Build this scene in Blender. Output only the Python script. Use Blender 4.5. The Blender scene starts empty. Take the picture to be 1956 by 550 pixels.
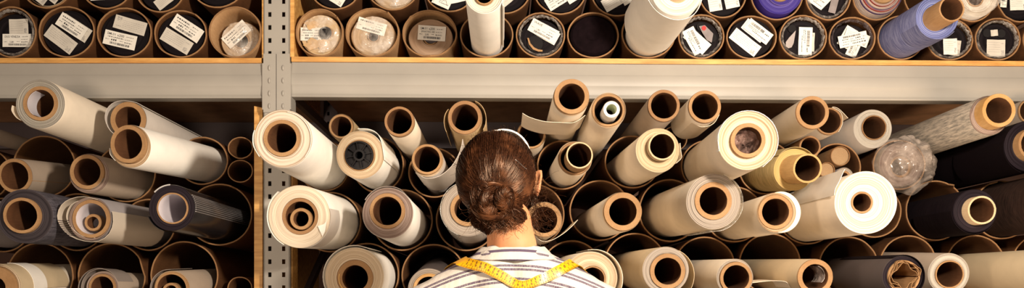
import bpy, bmesh, math, random
from mathutils import Vector, Matrix, noise as mnoise
from mathutils.bvhtree import BVHTree
random.seed(7)
PI = math.pi
C = bpy.context.scene.collection
FPX = 1560.0; VX = 960.0; VY = 560.0; CZ = 1.30
YM = 3.0      # mouths of the tubes in the lower bays
YT = 2.90     # mouths of the tubes on the upper deck, front of the beams

def P(px, py, Y):
    return Vector(((px-VX)*Y/FPX, Y, CZ-(py-VY)*Y/FPX))

# ------------------------------------------------------------ materials
MATS = {}
def newmat(name):
    m = bpy.data.materials.new(name); m.use_nodes = True
    nt = m.node_tree
    return m, nt, nt.nodes['Principled BSDF']
def N(nt, t, **kw):
    n = nt.nodes.new(t)
    for k, v in kw.items():
        if k in n.inputs: n.inputs[k].default_value = v
        else: setattr(n, k, v)
    return n
def math_(nt, op, a, b=None, c=None):
    n = nt.nodes.new('ShaderNodeMath'); n.operation = op
    for i, v in enumerate((a, b, c)):
        if v is None: continue
        if isinstance(v, (int, float)): n.inputs[i].default_value = v
        else: nt.links.new(v, n.inputs[i])
    return n.outputs[0]
def mix(nt, fac, a, b):
    n = nt.nodes.new('ShaderNodeMix'); n.data_type = 'RGBA'
    if isinstance(fac, (int, float)): n.inputs[0].default_value = fac
    else: nt.links.new(fac, n.inputs[0])
    for i, v in ((6, a), (7, b)):
        if isinstance(v, tuple): n.inputs[i].default_value = (v[0], v[1], v[2], 1)
        else: nt.links.new(v, n.inputs[i])
    return n.outputs[2]
def mapr(nt, v, a, b, c=0, d=1):
    n = nt.nodes.new('ShaderNodeMapRange')
    nt.links.new(v, n.inputs[0])
    for i, x in enumerate((a, b, c, d)): n.inputs[i+1].default_value = x
    return n.outputs[0]
def bump(nt, h, strength, dist, bs):
    n = nt.nodes.new('ShaderNodeBump'); n.inputs['Strength'].default_value = strength; n.inputs['Distance'].default_value = dist
    nt.links.new(h, n.inputs['Height']); nt.links.new(n.outputs[0], bs.inputs['Normal'])
def coord(nt, scale=(1, 1, 1)):
    t = nt.nodes.new('ShaderNodeTexCoord'); m = nt.nodes.new('ShaderNodeMapping'); m.inputs['Scale'].default_value = scale
    nt.links.new(t.outputs['Object'], m.inputs[0]); return m.outputs[0]
def noise(nt, vec, scale, detail=3, rough=.55):
    n = N(nt, 'ShaderNodeTexNoise', Scale=scale, Detail=detail, Roughness=rough); nt.links.new(vec, n.inputs['Vector']); return n.outputs[0]

def plain(name, col, rough=.6, metal=0, var=.15, scale=30, bumpd=.0006, spec=.5, stretch=(1, 1, 1), coat=0, sss=0):
    key = ('p', name)
    if key in MATS: return MATS[key]
    m, nt, bs = newmat(name)
    v = coord(nt, stretch); f = noise(nt, v, scale, 5)
    dk = tuple(c*(1-var) for c in col); lt = tuple(min(1, c*(1+var)) for c in col)
    nt.links.new(mix(nt, mapr(nt, f, .3, .7), dk, lt), bs.inputs['Base Color'])
    bs.inputs['Roughness'].default_value = rough; bs.inputs['Metallic'].default_value = metal
    bs.inputs['Specular IOR Level'].default_value = spec; bs.inputs['Coat Weight'].default_value = coat
    if sss:
        bs.inputs['Subsurface Weight'].default_value = sss; bs.inputs['Subsurface Radius'].default_value = (.02, .006, .003)
    if bumpd: bump(nt, noise(nt, v, scale*6, 4), .5, bumpd, bs)
    MATS[key] = m; return m

def cardboard(name, a, b, rough=.75):
    """kraft board: fine fibres and a few blotches"""
    key = ('c', name)
    if key in MATS: return MATS[key]
    m, nt, bs = newmat(name)
    v = coord(nt); f = noise(nt, v, 9, 4); g = noise(nt, coord(nt, (1, 1, .15)), 240, 3)
    c = mix(nt, mapr(nt, f, .3, .7), a, b)
    c = mix(nt, mapr(nt, g, .35, .75, 0, .35), c, tuple(x*.6 for x in a))
    nt.links.new(c, bs.inputs['Base Color']); bs.inputs['Roughness'].default_value = rough
    bs.inputs['Specular IOR Level'].default_value = .25
    bump(nt, g, .4, .0006, bs); MATS[key] = m; return m

def fabric(name, col, rough=.8, kind='plain', spec=.25, col2=None):
    key = ('f', name)
    if key in MATS: return MATS[key]
    m, nt, bs = newmat(name)
    v = coord(nt)
    if kind == 'heather':
        f = noise(nt, coord(nt, (1, 1, .12)), 160, 3, .7)
        c = mix(nt, mapr(nt, f, .35, .68), tuple(x*.55 for x in col), col2 or col)
    elif kind == 'denim':
        f = noise(nt, coord(nt, (1, 1, .05)), 260, 3, .7); g = noise(nt, coord(nt, (.1, .1, 1)), 300, 2)
        c = mix(nt, mapr(nt, math_(nt, 'ADD', f, math_(nt, 'MULTIPLY', g, .5)), .55, .95), tuple(x*.5 for x in col), col2 or col)
    elif kind == 'yarn':   # winds round the roll: bands across the axis
        f = noise(nt, coord(nt, (.08, .08, 1)), 300, 4, .7)
        c = mix(nt, mapr(nt, f, .35, .68), tuple(x*.6 for x in col), col2 or col)
    else:
        f = noise(nt, v, 14, 4)
        c = mix(nt, mapr(nt, f, .3, .7), tuple(x*.94 for x in col), tuple(min(1, x*1.04) for x in col))
    nt.links.new(c, bs.inputs['Base Color']); bs.inputs['Roughness'].default_value = rough
    bs.inputs['Specular IOR Level'].default_value = spec
    w = noise(nt, v, 900, 2)
    h = math_(nt, 'ADD', math_(nt, 'MULTIPLY', w, .3), math_(nt, 'MULTIPLY', noise(nt, coord(nt, (1, 1, .3)), 12, 2), 3))
    bump(nt, h, .35, .0008, bs); MATS[key] = m; return m

def layers(name, a, b, freq=420, rough=.7, off=0):
    """the wound edge of a roll: rings of cut cloth round the roll's own axis"""
    key = ('l', name)
    if key in MATS: return MATS[key]
    m, nt, bs = newmat(name)
    t = nt.nodes.new('ShaderNodeTexCoord'); s = nt.nodes.new('ShaderNodeSeparateXYZ'); nt.links.new(t.outputs['Object'], s.inputs[0])
    r = math_(nt, 'SQRT', math_(nt, 'ADD', math_(nt, 'POWER', s.outputs[0], 2.0), math_(nt, 'POWER', s.outputs[1], 2.0)))
    wob = math_(nt, 'MULTIPLY', noise(nt, coord(nt), 16, 2), .006)
    r = math_(nt, 'ADD', r, wob)
    n1 = nt.nodes.new('ShaderNodeTexNoise'); n1.noise_dimensions = '1D'; n1.inputs['Scale'].default_value = freq; n1.inputs['Detail'].default_value = 2
    nt.links.new(math_(nt, 'ADD', r, off), n1.inputs['W'])
    n2 = nt.nodes.new('ShaderNodeTexNoise'); n2.noise_dimensions = '1D'; n2.inputs['Scale'].default_value = freq*.22; n2.inputs['Detail'].default_value = 1
    nt.links.new(math_(nt, 'ADD', r, off+3), n2.inputs['W'])
    f = math_(nt, 'ADD', math_(nt, 'MULTIPLY', n1.outputs[0], .6), math_(nt, 'MULTIPLY', n2.outputs[0], .4))
    nt.links.new(mix(nt, mapr(nt, f, .38, .62), a, b), bs.inputs['Base Color'])
    bs.inputs['Roughness'].default_value = rough; bs.inputs['Specular IOR Level'].default_value = .12
    bump(nt, f, .8, .0015, bs); MATS[key] = m; return m

def film(name, tint=(.9, .9, .88), alpha=.22, rough=.18, sc=26):
    key = ('film', name)
    if key in MATS: return MATS[key]
    m, nt, bs = newmat(name)
    v = coord(nt); f = noise(nt, v, sc, 4, .6); g = noise(nt, v, sc*3, 3, .6)
    bs.inputs['Base Color'].default_value = (*tint, 1); bs.inputs['Roughness'].default_value = rough
    bs.inputs['Specular IOR Level'].default_value = .8
    nt.links.new(mapr(nt, f, .4, .72, alpha*.25, min(1, alpha*2.2)), bs.inputs['Alpha'])
    bump(nt, math_(nt, 'ADD', f, math_(nt, 'MULTIPLY', g, .4)), .9, .01, bs)
    MATS[key] = m; return m

KR = cardboard('kraft_core_board', (.30, .165, .072), (.40, .24, .115))
KRD = cardboard('dark_core_board', (.26, .135, .06), (.33, .19, .09))
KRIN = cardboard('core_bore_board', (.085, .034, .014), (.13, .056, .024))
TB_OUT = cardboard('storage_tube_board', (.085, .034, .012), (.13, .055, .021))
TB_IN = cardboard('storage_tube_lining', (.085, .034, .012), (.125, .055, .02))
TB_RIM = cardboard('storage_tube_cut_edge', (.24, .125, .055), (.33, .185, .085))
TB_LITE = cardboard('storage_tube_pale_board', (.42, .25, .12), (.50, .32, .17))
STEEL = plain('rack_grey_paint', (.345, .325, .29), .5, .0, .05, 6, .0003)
STEEL_SHADE = plain('rack_grey_shaded', (.13, .105, .115), .6, .0, .08, 6, .0003)  # same rack paint, darkened for the shade on rear posts, beams and braces
def woodmat():
    m, nt, bs = newmat('chipboard_orange')
    f = noise(nt, coord(nt, (.12, 1, 1)), 60, 4, .6); g = noise(nt, coord(nt), 14, 3)
    c = mix(nt, mapr(nt, f, .3, .7), (.46, .21, .045), (.80, .47, .15))
    c = mix(nt, mapr(nt, g, .45, .75, 0, .35), c, (.34, .16, .05))
    nt.links.new(c, bs.inputs['Base Color']); bs.inputs['Roughness'].default_value = .55
    bump(nt, f, .4, .001, bs); return m
WOOD = woodmat()
DECK = plain('deck_underside_board', (.60, .34, .18), .7, 0, .2, 10)
BLACKF = fabric('black_cloth', (.006, .0035, .005), .7, spec=.08)
BLACKL = layers('black_cloth_edge', (.005, .0035, .005), (.018, .012, .016))
PAPER = plain('label_paper', (.74, .72, .66), .55, 0, .05, 40, .0002)
INK = plain('label_ink', (.05, .05, .055), .6, 0, .1, 50, 0)
INKG = plain('label_grey_ink', (.30, .29, .28), .6, 0, .1, 50, 0)
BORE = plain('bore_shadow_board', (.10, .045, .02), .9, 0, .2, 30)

# ------------------------------------------------------------ object helpers
def link(name, me, mats=None, parent=None, smooth=True):
    o = bpy.data.objects.new(name, me); C.objects.link(o)
    if mats:
        for m in (mats if isinstance(mats, (list, tuple)) else [mats]): me.materials.append(m)
    if parent is not None: o.parent = parent
    if smooth:
        for p in me.polygons: p.use_smooth = True
        try: me.set_sharp_from_angle(angle=math.radians(38))
        except Exception: pass
    return o
def bm2me(bm, name):
    me = bpy.data.meshes.new(name); bmesh.ops.recalc_face_normals(bm, faces=bm.faces[:]); bm.to_mesh(me); bm.free(); return me
def obj(name, bm, mats, parent=None, smooth=True):
    return link(name, bm2me(bm, name), mats, parent, smooth)
def tag(o, label=None, cat=None, group=None, kind=None):
    if label: o['label'] = label
    if cat: o['category'] = cat
    if group: o['group'] = group
    if kind: o['kind'] = kind
    return o
def empty(name, loc=(0, 0, 0), label=None, cat=None, group=None):
    o = bpy.data.objects.new(name, None); C.objects.link(o); o.location = loc; o.empty_display_size = .05
    return tag(o, label, cat, group)
def box(bm, x0, x1, y0, y1, z0, z1, mi=0):
    vs = [bm.verts.new(c) for c in ((x0, y0, z0), (x1, y0, z0), (x1, y1, z0), (x0, y1, z0), (x0, y0, z1), (x1, y0, z1), (x1, y1, z1), (x0, y1, z1))]
    for f in ((0, 1, 5, 4), (1, 2, 6, 5), (2, 3, 7, 6), (3, 0, 4, 7), (4, 5, 6, 7), (3, 2, 1, 0)):
        q = bm.faces.new([vs[i] for i in f]); q.material_index = mi
    return vs
def bev(bm, w, seg=2):
    bmesh.ops.bevel(bm, geom=[e for e in bm.edges if e.is_manifold and e.calc_face_angle(0) > .5], offset=w, segments=seg, affect='EDGES', profile=.6)
def lathe(bm, prof, seg=48, wob=None, closed=False):
    """prof: list of (r, z, material index of the band that starts here); axis = local Z; wob(a, r, z) -> (r, z)"""
    rings = []
    for r, z, mi in prof:
        ring = []
        for i in range(seg):
            a = 2*PI*i/seg; rr, zz = (r, z) if wob is None else wob(a, r, z)
            ring.append(bm.verts.new((rr*math.cos(a), rr*math.sin(a), zz)))
        rings.append(ring)
    n = len(rings)
    for k in range(n if closed else n-1):
        A, B = rings[k], rings[(k+1) % n]
        for i in range(seg):
            f = bm.faces.new((A[i], A[(i+1) % seg], B[(i+1) % seg], B[i])); f.material_index = prof[k][2]
    return rings
def strip(bm, pts, z0, z1, th, zj=0, nz=2, mi=0, cut0=0, cut1=0):
    """a sheet of thickness th standing on the open polyline pts (local xy) from z0 (far) to z1 (near)"""
    n = len(pts); nor = []
    for i in range(n):
        a = pts[max(0, i-1)]; b = pts[min(n-1, i+1)]; d = Vector((b[0]-a[0], b[1]-a[1])); d.normalize(); nor.append(Vector((-d.y, d.x)))
    G = []
    for j in range(nz+1):
        row = []
        for i in range(n):
            t = i/(n-1); zz = z0+(z1-z0)*j/nz
            if j == nz: zz += zj*math.sin(t*5)-cut1*t-cut0*(1-t)
            p = pts[i]
            row.append((bm.verts.new((p[0], p[1], zz)), bm.verts.new((p[0]+nor[i].x*th, p[1]+nor[i].y*th, zz))))
        G.append(row)
    for j in range(nz):
        for i in range(n-1):
            for s in (0, 1):
                f = bm.faces.new((G[j][i][s], G[j][i+1][s], G[j+1][i+1][s], G[j+1][i][s])); f.material_index = mi
    for i in range(n-1):
        for j in (0, nz): bm.faces.new((G[j][i][0], G[j][i+1][0], G[j][i+1][1], G[j][i][1])).material_index = mi
    for j in range(nz):
        for i in (0, n-1): bm.faces.new((G[j][i][0], G[j+1][i][0], G[j+1][i][1], G[j][i][1])).material_index = mi
def smoothpts(pts, n=24):
    """Catmull-Rom through 2D points"""
    out = []; Q = [pts[0]]+list(pts)+[pts[-1]]; m = len(pts)-1
    for k in range(m):
        p0, p1, p2, p3 = Q[k:k+4]; steps = max(2, n//m)
        for i in range(steps):
            t = i/steps
            out.append(tuple(.5*((2*p1[c])+(-p0[c]+p2[c])*t+(2*p0[c]-5*p1[c]+4*p2[c]-p3[c])*t*t+(-p0[c]+3*p1[c]-3*p2[c]+p3[c])*t**3) for c in range(len(p1))))
    out.append(tuple(pts[-1])); return out
LT = {'la':(76.0,527.0,65.0,65.0),
 'lb':(213.0,528.0,66.0,65.0),
 'lc':(352.0,525.0,65.5,65.3),
 'lz':(-60.2,527.3,63.5,63.3),
 'ld':(146.0,424.0,57.0,56.0),
 'le':(283.6,429.3,52.3,50.5),
 'lf':(418.9,409.8,63.4,60.0),
 'lg':(5.3,429.7,55.4,52.9),
 'lh':(84.0,318.0,61.0,60.0),
 'li':(240.4,330.7,57.8,56.2),
 'lj':(386.7,307.1,49.6,46.8),
 'lk':(-28.0,331.9,49.9,49.6),
 'ls1':(459.1,282.3,24.9,21.7),
 'ls2':(458.9,326.9,25.1,22.5),
 'ls3':(458.0,552.0,25.0,25.0),
 'ra':(701.0,525.0,62.6,62.0),
 'rb':(828.0,526.0,62.0,60.9),
 'rz':(960.0,524.0,62.0,61.0),
 'rc':(1092.0,518.0,60.0,60.0),
 'rd':(1213.0,504.0,60.0,60.0),
 're':(1346.0,509.0,59.4,58.0),
 'rf':(1470.9,503.2,60.1,58.7),
 'rg':(1621.0,508.0,57.8,56.9),
 'rh':(1735.6,504.9,56.0,56.4),
 'ri':(1863.7,504.7,57.5,56.8),
 'rj':(1990.0,503.0,58.0,58.0),
 'rk':(631.0,424.0,60.0,58.4),
 'rl':(767.9,420.1,59.7,59.6),
 'rm':(890.8,420.2,59.6,60.0),
 'rn':(1020.0,410.0,59.0,60.0),
 'ro':(1145.8,401.9,58.9,58.8),
 'rp':(1279.0,402.0,59.9,60.9),
 'rq':(1402.4,409.5,56.6,54.4),
 'rr':(1542.8,409.4,58.8,58.1),
 'rs':(1670.4,404.0,53.2,50.7),
 'rt':(1787.4,402.1,58.1,58.4),
 'ru':(1914.5,401.0,57.5,57.0),
 'rv':(619.0,317.0,50.0,49.6),
 'rw':(722.0,315.0,50.5,54.0),
 'rx':(829.3,329.7,50.4,48.6),
 'ry':(955.0,318.0,50.0,50.0),
 'sa':(1074.0,315.0,49.0,48.0),
 'sb':(1208.2,309.0,54.0,51.5),
 'sc':(1351.4,316.8,51.4,50.2),
 'sd':(1463.3,320.6,53.1,51.7),
 'se':(1598.3,319.5,47.2,46.7),
 'sf':(1717.6,315.0,51.2,48.7),
 'ss':(1289.0,264.0,25.0,25.0)}
TT = {'c0':(-84.0,61.0,50.0,50.0),
 'c1':(22.0,61.0,48.0,50.0),
 'c2':(127.1,60.9,54.6,50.1),
 'c3':(237.1,62.2,53.4,48.8),
 'c4':(344.5,64.4,51.6,46.6),
 'c5':(448.8,61.1,51.2,49.9),
 'c6':(610.4,62.1,46.4,46.7),
 'c7':(710.8,61.7,52.3,47.8),
 'c8':(820.7,63.8,53.2,46.2),
 'c9':(929.6,66.5,51.8,44.2),
 'c10':(1032.8,67.0,48.3,44.4),
 'c11':(1132.8,67.1,50.3,44.8),
 'c12':(1238.9,63.8,52.5,48.7),
 'c13':(1339.7,69.5,45.0,43.6),
 'c14':(1435.6,71.0,49.4,42.7),
 'c15':(1534.1,70.7,46.8,43.6),
 'c16':(1627.9,73.1,45.9,41.8),
 'c17':(1721.1,71.9,45.6,43.4),
 'c18':(1814.9,75.0,45.8,41.0),
 'c19':(1906.0,74.8,44.6,41.7),
 'c20':(1998.0,76.0,45.0,41.0),
 'a0':(-15.0,-38.0,50.0,48.0),
 'a1':(88.9,-33.3,51.6,50.1),
 'a2':(202.9,-31.4,51.4,49.7),
 'a3':(305.5,-24.0,49.3,48.6),
 'a4':(415.0,-34.0,54.0,49.9),
 'b1':(640.1,-29.4,51.6,48.7),
 'b2':(750.2,-28.4,52.5,48.8),
 'b3':(859.3,-25.6,52.2,49.2),
 'b4':(964.4,-20.9,50.8,48.2),
 'b5':(1070.2,-22.6,53.2,51.4),
 'b6':(1180.2,-18.4,53.2,50.8),
 'b6b':(1286.0,-20.0,45.0,44.0),
 'b7':(1380.7,-14.5,47.1,49.6),
 'b8':(1484.3,-10.9,51.4,50.4),
 'b9':(1582.0,-9.0,45.1,48.8),
 'b10':(1674.0,-8.0,47.0,47.6),
 'b10b':(1768.0,-8.0,42.4,46.0),
 'b11':(1856.7,-3.0,45.1,45.9),
 'b12':(1948.4,-8.1,46.2,51.6)}

# ------------------------------------------------------------ the room and the rack
bm = bmesh.new(); box(bm, -6, 6, -5, 6, -.1, 0)
tag(obj('floor', bm, plain('concrete_floor', (.30, .27, .24), .6, 0, .15, 3)), kind='structure')
bm = bmesh.new(); box(bm, -6, 6, 5.0, 5.15, 0, 5)
tag(obj('wall_back', bm, plain('back_wall_paint', (.16, .09, .065), .8, 0, .12, 3)), kind='structure')

KT = YT/FPX; KM = YM/FPX
def deckz(px):           # top of the upper deck, front edge
    py = 111 if px < 530 else 108.5+(px-557)*8.5/1433
    return P(0, py, YT).z
RD = 1.05                # depth of the rack
rack = empty('pallet_rack', (P(529, 560, YT).x, YT, 0), 'tall grey steel pallet rack with slotted uprights and two bays of rolled fabric', 'rack')
rx0, ry0 = rack.location.x, rack.location.y
def rel(v): return (v[0]-rx0, v[1]-ry0, v[2])
ux0, ux1 = P(505.5, 0, YT).x, P(553.5, 0, YT).x
uc = (ux0+ux1)/2; hw = (ux1-ux0)/2
def upright(yc, front=True):
    """a channel post with two columns of slots in its face"""
    bm = bmesh.new(); pitch = 24.8*KT; sw = 6.2*KT; sh = 9*KT; cols = (-13.2*KT, 13.2*KT)
    xs = [-hw]
    for c in cols: xs += [c-sw/2, c+sw/2]
    xs.append(hw)
    H = 3.2; z = 0.0; z0 = P(0, 28.7, YT).z; z0 -= math.floor(z0/pitch)*pitch
    zs = [0]
    k = 0
    while z0+k*pitch+sh/2 < H:
        zs += [z0+k*pitch-sh/2, z0+k*pitch+sh/2]; k += 1
    zs.append(H)
    if zs[1] < 0: zs[0] = zs[1]-.001
    V = [[bm.verts.new((x, 0, z)) for x in xs] for z in zs]
    for j in range(len(zs)-1):
        for i in range(5):
            if j % 2 == 1 and i in (1, 3): continue
            bm.faces.new((V[j][i], V[j][i+1], V[j+1][i+1], V[j+1][i]))
    r = bmesh.ops.extrude_face_region(bm, geom=bm.faces[:])
    for v in r['geom']:
        if isinstance(v, bmesh.types.BMVert): v.co.y += .003
    for s in (-1, 1):      # side webs and return lips
        box(bm, s*hw-(.0015), s*hw+.0015, 0, .085, 0, H)
        box(bm, s*hw-(.016 if s > 0 else 0), s*hw+(.016 if s < 0 else 0), .083, .086, 0, H)
    o = obj('upright', bm, STEEL if front else STEEL_SHADE, rack, False)
    o.location = (uc-rx0, yc-ry0, 0)
    return o
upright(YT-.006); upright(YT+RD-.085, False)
# foot plates and the lattice between front and rear posts
for yc in (YT+.04, YT+RD-.045):
    bm = bmesh.new(); box(bm, -hw*1.3, hw*1.3, -.07, .07, 0, .008); bev(bm, .002); o = obj('foot_plate', bm, STEEL, rack, False); o.location = (uc-rx0, yc-ry0, 0)
def bar(a, b, w, name='brace', m=STEEL_SHADE):
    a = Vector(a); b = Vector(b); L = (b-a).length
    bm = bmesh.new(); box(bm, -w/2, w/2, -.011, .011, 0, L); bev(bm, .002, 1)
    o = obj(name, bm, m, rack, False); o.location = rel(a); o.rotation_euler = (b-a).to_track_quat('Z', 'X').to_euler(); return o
zz = .15
for k in range(3):
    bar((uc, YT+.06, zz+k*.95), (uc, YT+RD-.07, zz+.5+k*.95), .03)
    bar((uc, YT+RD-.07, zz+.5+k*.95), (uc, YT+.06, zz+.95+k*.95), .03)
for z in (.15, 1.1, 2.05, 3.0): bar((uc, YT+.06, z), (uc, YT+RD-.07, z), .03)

BPROF = [(1.5, 0), (1.0, -1.5), (-1.6, -24), (-2.2, -25.5), (-3.2, -27), (-3.4, -47), (-2.9, -49), (-1.6, -51.5), (.4, -66), (.2, -68), (-1.2, -70), (-1.6, -72.5), (-.6, -74.5), (4, -75), (26, -75), (26, 0)]
def beam(x0, x1, ytop0, ytop1, Y, z_is=None, hgt=67.0, flip=1):
    m = STEEL if flip > 0 else STEEL_SHADE
    ytop0 -= .001; ytop1 -= .001
    """step beam: folded face profile swept from x0 to x1; heights in photograph pixels at the rack face"""
    bm = bmesh.new(); A = []; B = []
    for y, z in BPROF:
        zz = z*KT*hgt/75.0
        A.append(bm.verts.new((x0, Y+flip*y*KT, ytop0+zz))); B.append(bm.verts.new((x1, Y+flip*y*KT, ytop1+zz)))
    n = len(A)
    for i in range(n): bm.faces.new((A[i], A[(i+1) % n], B[(i+1) % n], B[i]))
    bm.faces.new(A); bm.faces.new(B)
    for v in bm.verts: v.co.x -= rx0; v.co.y -= ry0
    return obj('beam', bm, m, rack, True)
XL, XR = P(-420, 0, YT).x, P(2300, 0, YT).x
BT = 9.5*KT
xlr = ux0-.004; xrl = ux1+.006
beam(XL, xlr, deckz(0)-BT, deckz(0)-BT, YT); beam(xrl, XR, deckz(557)-BT, deckz(2300)-BT, YT)
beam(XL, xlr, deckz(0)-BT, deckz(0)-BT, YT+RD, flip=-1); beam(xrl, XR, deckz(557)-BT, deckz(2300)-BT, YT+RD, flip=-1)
LDL = P(0, 592.6, YM).z; LDR = P(0, 587.6, YM).z   # tops of the lower decks
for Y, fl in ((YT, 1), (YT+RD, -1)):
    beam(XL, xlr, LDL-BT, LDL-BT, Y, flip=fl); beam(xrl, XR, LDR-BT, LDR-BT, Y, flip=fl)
# connector plates of the upper beams: two ribbed plates with pressed dimples
zc1 = P(0, 104.5, YT).z; zc0 = P(0, 216, YT).z
for s in (-1, 1):
    bm = bmesh.new(); xa, xb = (ux0-.001, uc-.0012) if s < 0 else (uc+.0012, ux1+.003)
    box(bm, xa-rx0, xb-rx0, -.0125, -.0075, zc0, zc1)
    e = ux0-.001 if s < 0 else ux1+.003
    box(bm, min(e, e+s*.004)-rx0, max(e, e+s*.004)-rx0, -.0125, .05, zc0+.01, deckz(0)-BT-.004)
    bev(bm, .0012)
    o = obj('beam_connector', bm, STEEL, rack)
    for k in range(4):
        bm = bmesh.new(); zc = P(0, 131.5+24.2*k, YT).z; xc = uc+s*13*KT
        bmesh.ops.create_uvsphere(bm, u_segments=12, v_segments=8, radius=1)
        for v in bm.verts: v.co = Vector((v.co.x*.0048+xc-rx0, v.co.y*.006-.0125, v.co.z*.0105+zc))
        obj('pressed_hook', bm, STEEL, o)
# decks
def deck(x0, x1, zt0, zt1, label, m=WOOD, Yf=YT-.004):
    bm = bmesh.new(); vs = box(bm, x0, x1, Yf, YT+RD+.002, -BT, 0)
    for v in vs: v.co.z += zt0+(zt1-zt0)*(v.co.x-x0)/(x1-x0)
    e = [e for e in bm.edges if abs(e.verts[0].co.y-Yf) < .01 and abs(e.verts[1].co.y-Yf) < .01 and abs(e.verts[0].co.x-e.verts[1].co.x) > .1]
    bmesh.ops.bevel(bm, geom=e, offset=.002, segments=2, affect='EDGES')
    if m is WOOD:
        for f in bm.faces:
            if f.normal.z < -.5 or (sum(v.co.z for v in f.verts)/len(f.verts)) < -9: pass
    me = bm2me(bm, 'shelf_board'); c = Vector(((x0+x1)/2, YT+RD/2, (zt0+zt1)/2-BT))
    for v in me.vertices: v.co -= c
    o = link('shelf_board', me, [m, DECK], None, False); o.location = c
    for p in me.polygons:
        if p.normal.z < -.7: p.material_index = 1
    return tag(o, label, 'shelf board', 'chipboard deck boards on the rack beams')
deck(XL, P(500, 0, YT).x, deckz(0), deckz(0), 'orange chipboard deck under the labelled tubes left of the steel upright')
deck(P(557, 0, YT).x, XR, deckz(557), deckz(2300), 'long orange chipboard deck carrying the tubes right of the steel upright')
deck(XL, P(484, 0, YT).x, LDL, LDL, 'lower chipboard deck under the fabric tubes in the left bay', Yf=YM-.03)
deck(P(566, 0, YT).x, XR, LDR, LDR, 'lower chipboard deck under the fabric tubes behind the person', Yf=YM-.03)
# vertical boards either side of the upright
def vboard(px0, px1, Yf, z0, z1, label, depth=.9, slant=0):
    x0, x1 = P(px0, 0, Yf).x, P(px1, 0, Yf).x; bm = bmesh.new(); vs = box(bm, x0, x1, Yf, Yf+depth, z0, z1)
    if slant:
        for v in vs:
            if v.co.z > z1-.001 and v.co.x > x0+.001: v.co.z -= slant
    bev(bm, .0015)
    me = bm2me(bm, 'divider_board'); c = Vector(((x0+x1)/2, Yf+depth/2, z0))
    for v in me.vertices: v.co -= c
    o = link('divider_board', me, WOOD, None, False); o.location = c
    return tag(o, label, 'board', 'upright divider boards beside the steel post')
vboard(500.3, 503.8, YT, deckz(0), 2.75, 'thin orange divider board left of the upright on the upper deck')
vboard(554.5, 562, YT, deckz(600), 2.75, 'thin orange divider board right of the upright on the upper deck')
vboard(485.5, 501.5, YT+.03, LDL+.0005, P(0, 199, YT).z, 'thick orange divider board with slanted top, left of the upright below the beam', slant=.006)
vboard(556.2, 558.4, YT+.012, LDR+.0005, P(0, 219, YT).z, 'thin orange divider board right of the upright below the beam', depth=.076)

# ------------------------------------------------------------ storage tubes
TUBES = {}
def tube(key, spec, Y, label, length=.95, wall=.0058, tears=(), pale=False, group=None, name='cardboard_tube'):
    cx, cy, rx, ry = spec; s = Y/FPX; c = P(cx, cy, Y); a = rx*s-.0011; b = ry*s-.0011
    TUBES[key] = (c, a-wall, b-wall, Y)
    seg = 56; sd = random.random()*50; bm = bmesh.new()
    if min(rx, ry) < 30: wall = .0045
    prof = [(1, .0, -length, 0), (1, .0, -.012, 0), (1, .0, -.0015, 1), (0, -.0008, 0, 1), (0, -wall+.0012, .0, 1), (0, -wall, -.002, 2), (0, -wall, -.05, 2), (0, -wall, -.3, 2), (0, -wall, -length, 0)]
    rings = []
    for k, (_, dr, z, mi) in enumerate(prof):
        ring = []
        for i in range(seg):
            t = 2*PI*i/seg; n = mnoise.noise(Vector((math.cos(t)*1.3+sd, math.sin(t)*1.3, sd)))*.0022
            n = min(n, .0) if True else n
            zz = z
            if z > -.02: zz += mnoise.noise(Vector((math.cos(t)*6+sd, math.sin(t)*6, 3)))*.0025
            for (ta, tw, th) in tears:
                d = (t-ta+PI) % (2*PI)-PI
                if abs(d) < tw and z > -.03:
                    zz += th*(1-(d/tw)**2); 
            ring.append(bm.verts.new(((a+dr+n)*math.cos(t), (b+dr+n)*math.sin(t), zz)))
        rings.append(ring)
    n = len(rings)
    for k in range(n):
        A, B = rings[k], rings[(k+1) % n]
        for i in range(seg):
            f = bm.faces.new((A[i], A[(i+1) % seg], B[(i+1) % seg], B[i])); f.material_index = prof[k][3]
    group = group or ('storage tubes on the upper deck' if Y == YT else 'storage tubes in the lower bays')
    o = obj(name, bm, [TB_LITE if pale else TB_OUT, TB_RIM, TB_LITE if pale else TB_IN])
    o.location = c; o.rotation_euler = (PI/2, 0, 0)
    return tag(o, label, 'tube', group)
# ------------------------------------------------------------ rolls
root_mouth = {}
def frame(zax):
    z = zax.normalized(); x = Vector((1, 0, 0)); x = (x-z*x.dot(z)).normalized(); y = z.cross(x)
    return Matrix((x, y, z)).transposed().to_4x4()
def core_mesh(ro, ri, z1, length, rough=True):
    bm = bmesh.new(); sd = random.random()*30
    def w(a, r, z):
        return (r+mnoise.noise(Vector((math.cos(a)*3+sd, math.sin(a)*3, r*90)))*.0004, z+(mnoise.noise(Vector((math.cos(a)*5+sd, math.sin(a)*5, 0)))*.0012 if z > z1-.01 else 0))
    b = .0012
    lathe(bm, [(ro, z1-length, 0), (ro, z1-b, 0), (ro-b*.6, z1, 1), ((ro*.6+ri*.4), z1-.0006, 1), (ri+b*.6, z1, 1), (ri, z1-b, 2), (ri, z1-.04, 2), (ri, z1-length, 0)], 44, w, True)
    if length > .3: bmesh.ops.create_circle(bm, cap_ends=True, segments=24, radius=(ro+ri)/2, matrix=Matrix.Translation((0, 0, z1-length+.002)))
    return bm
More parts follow.
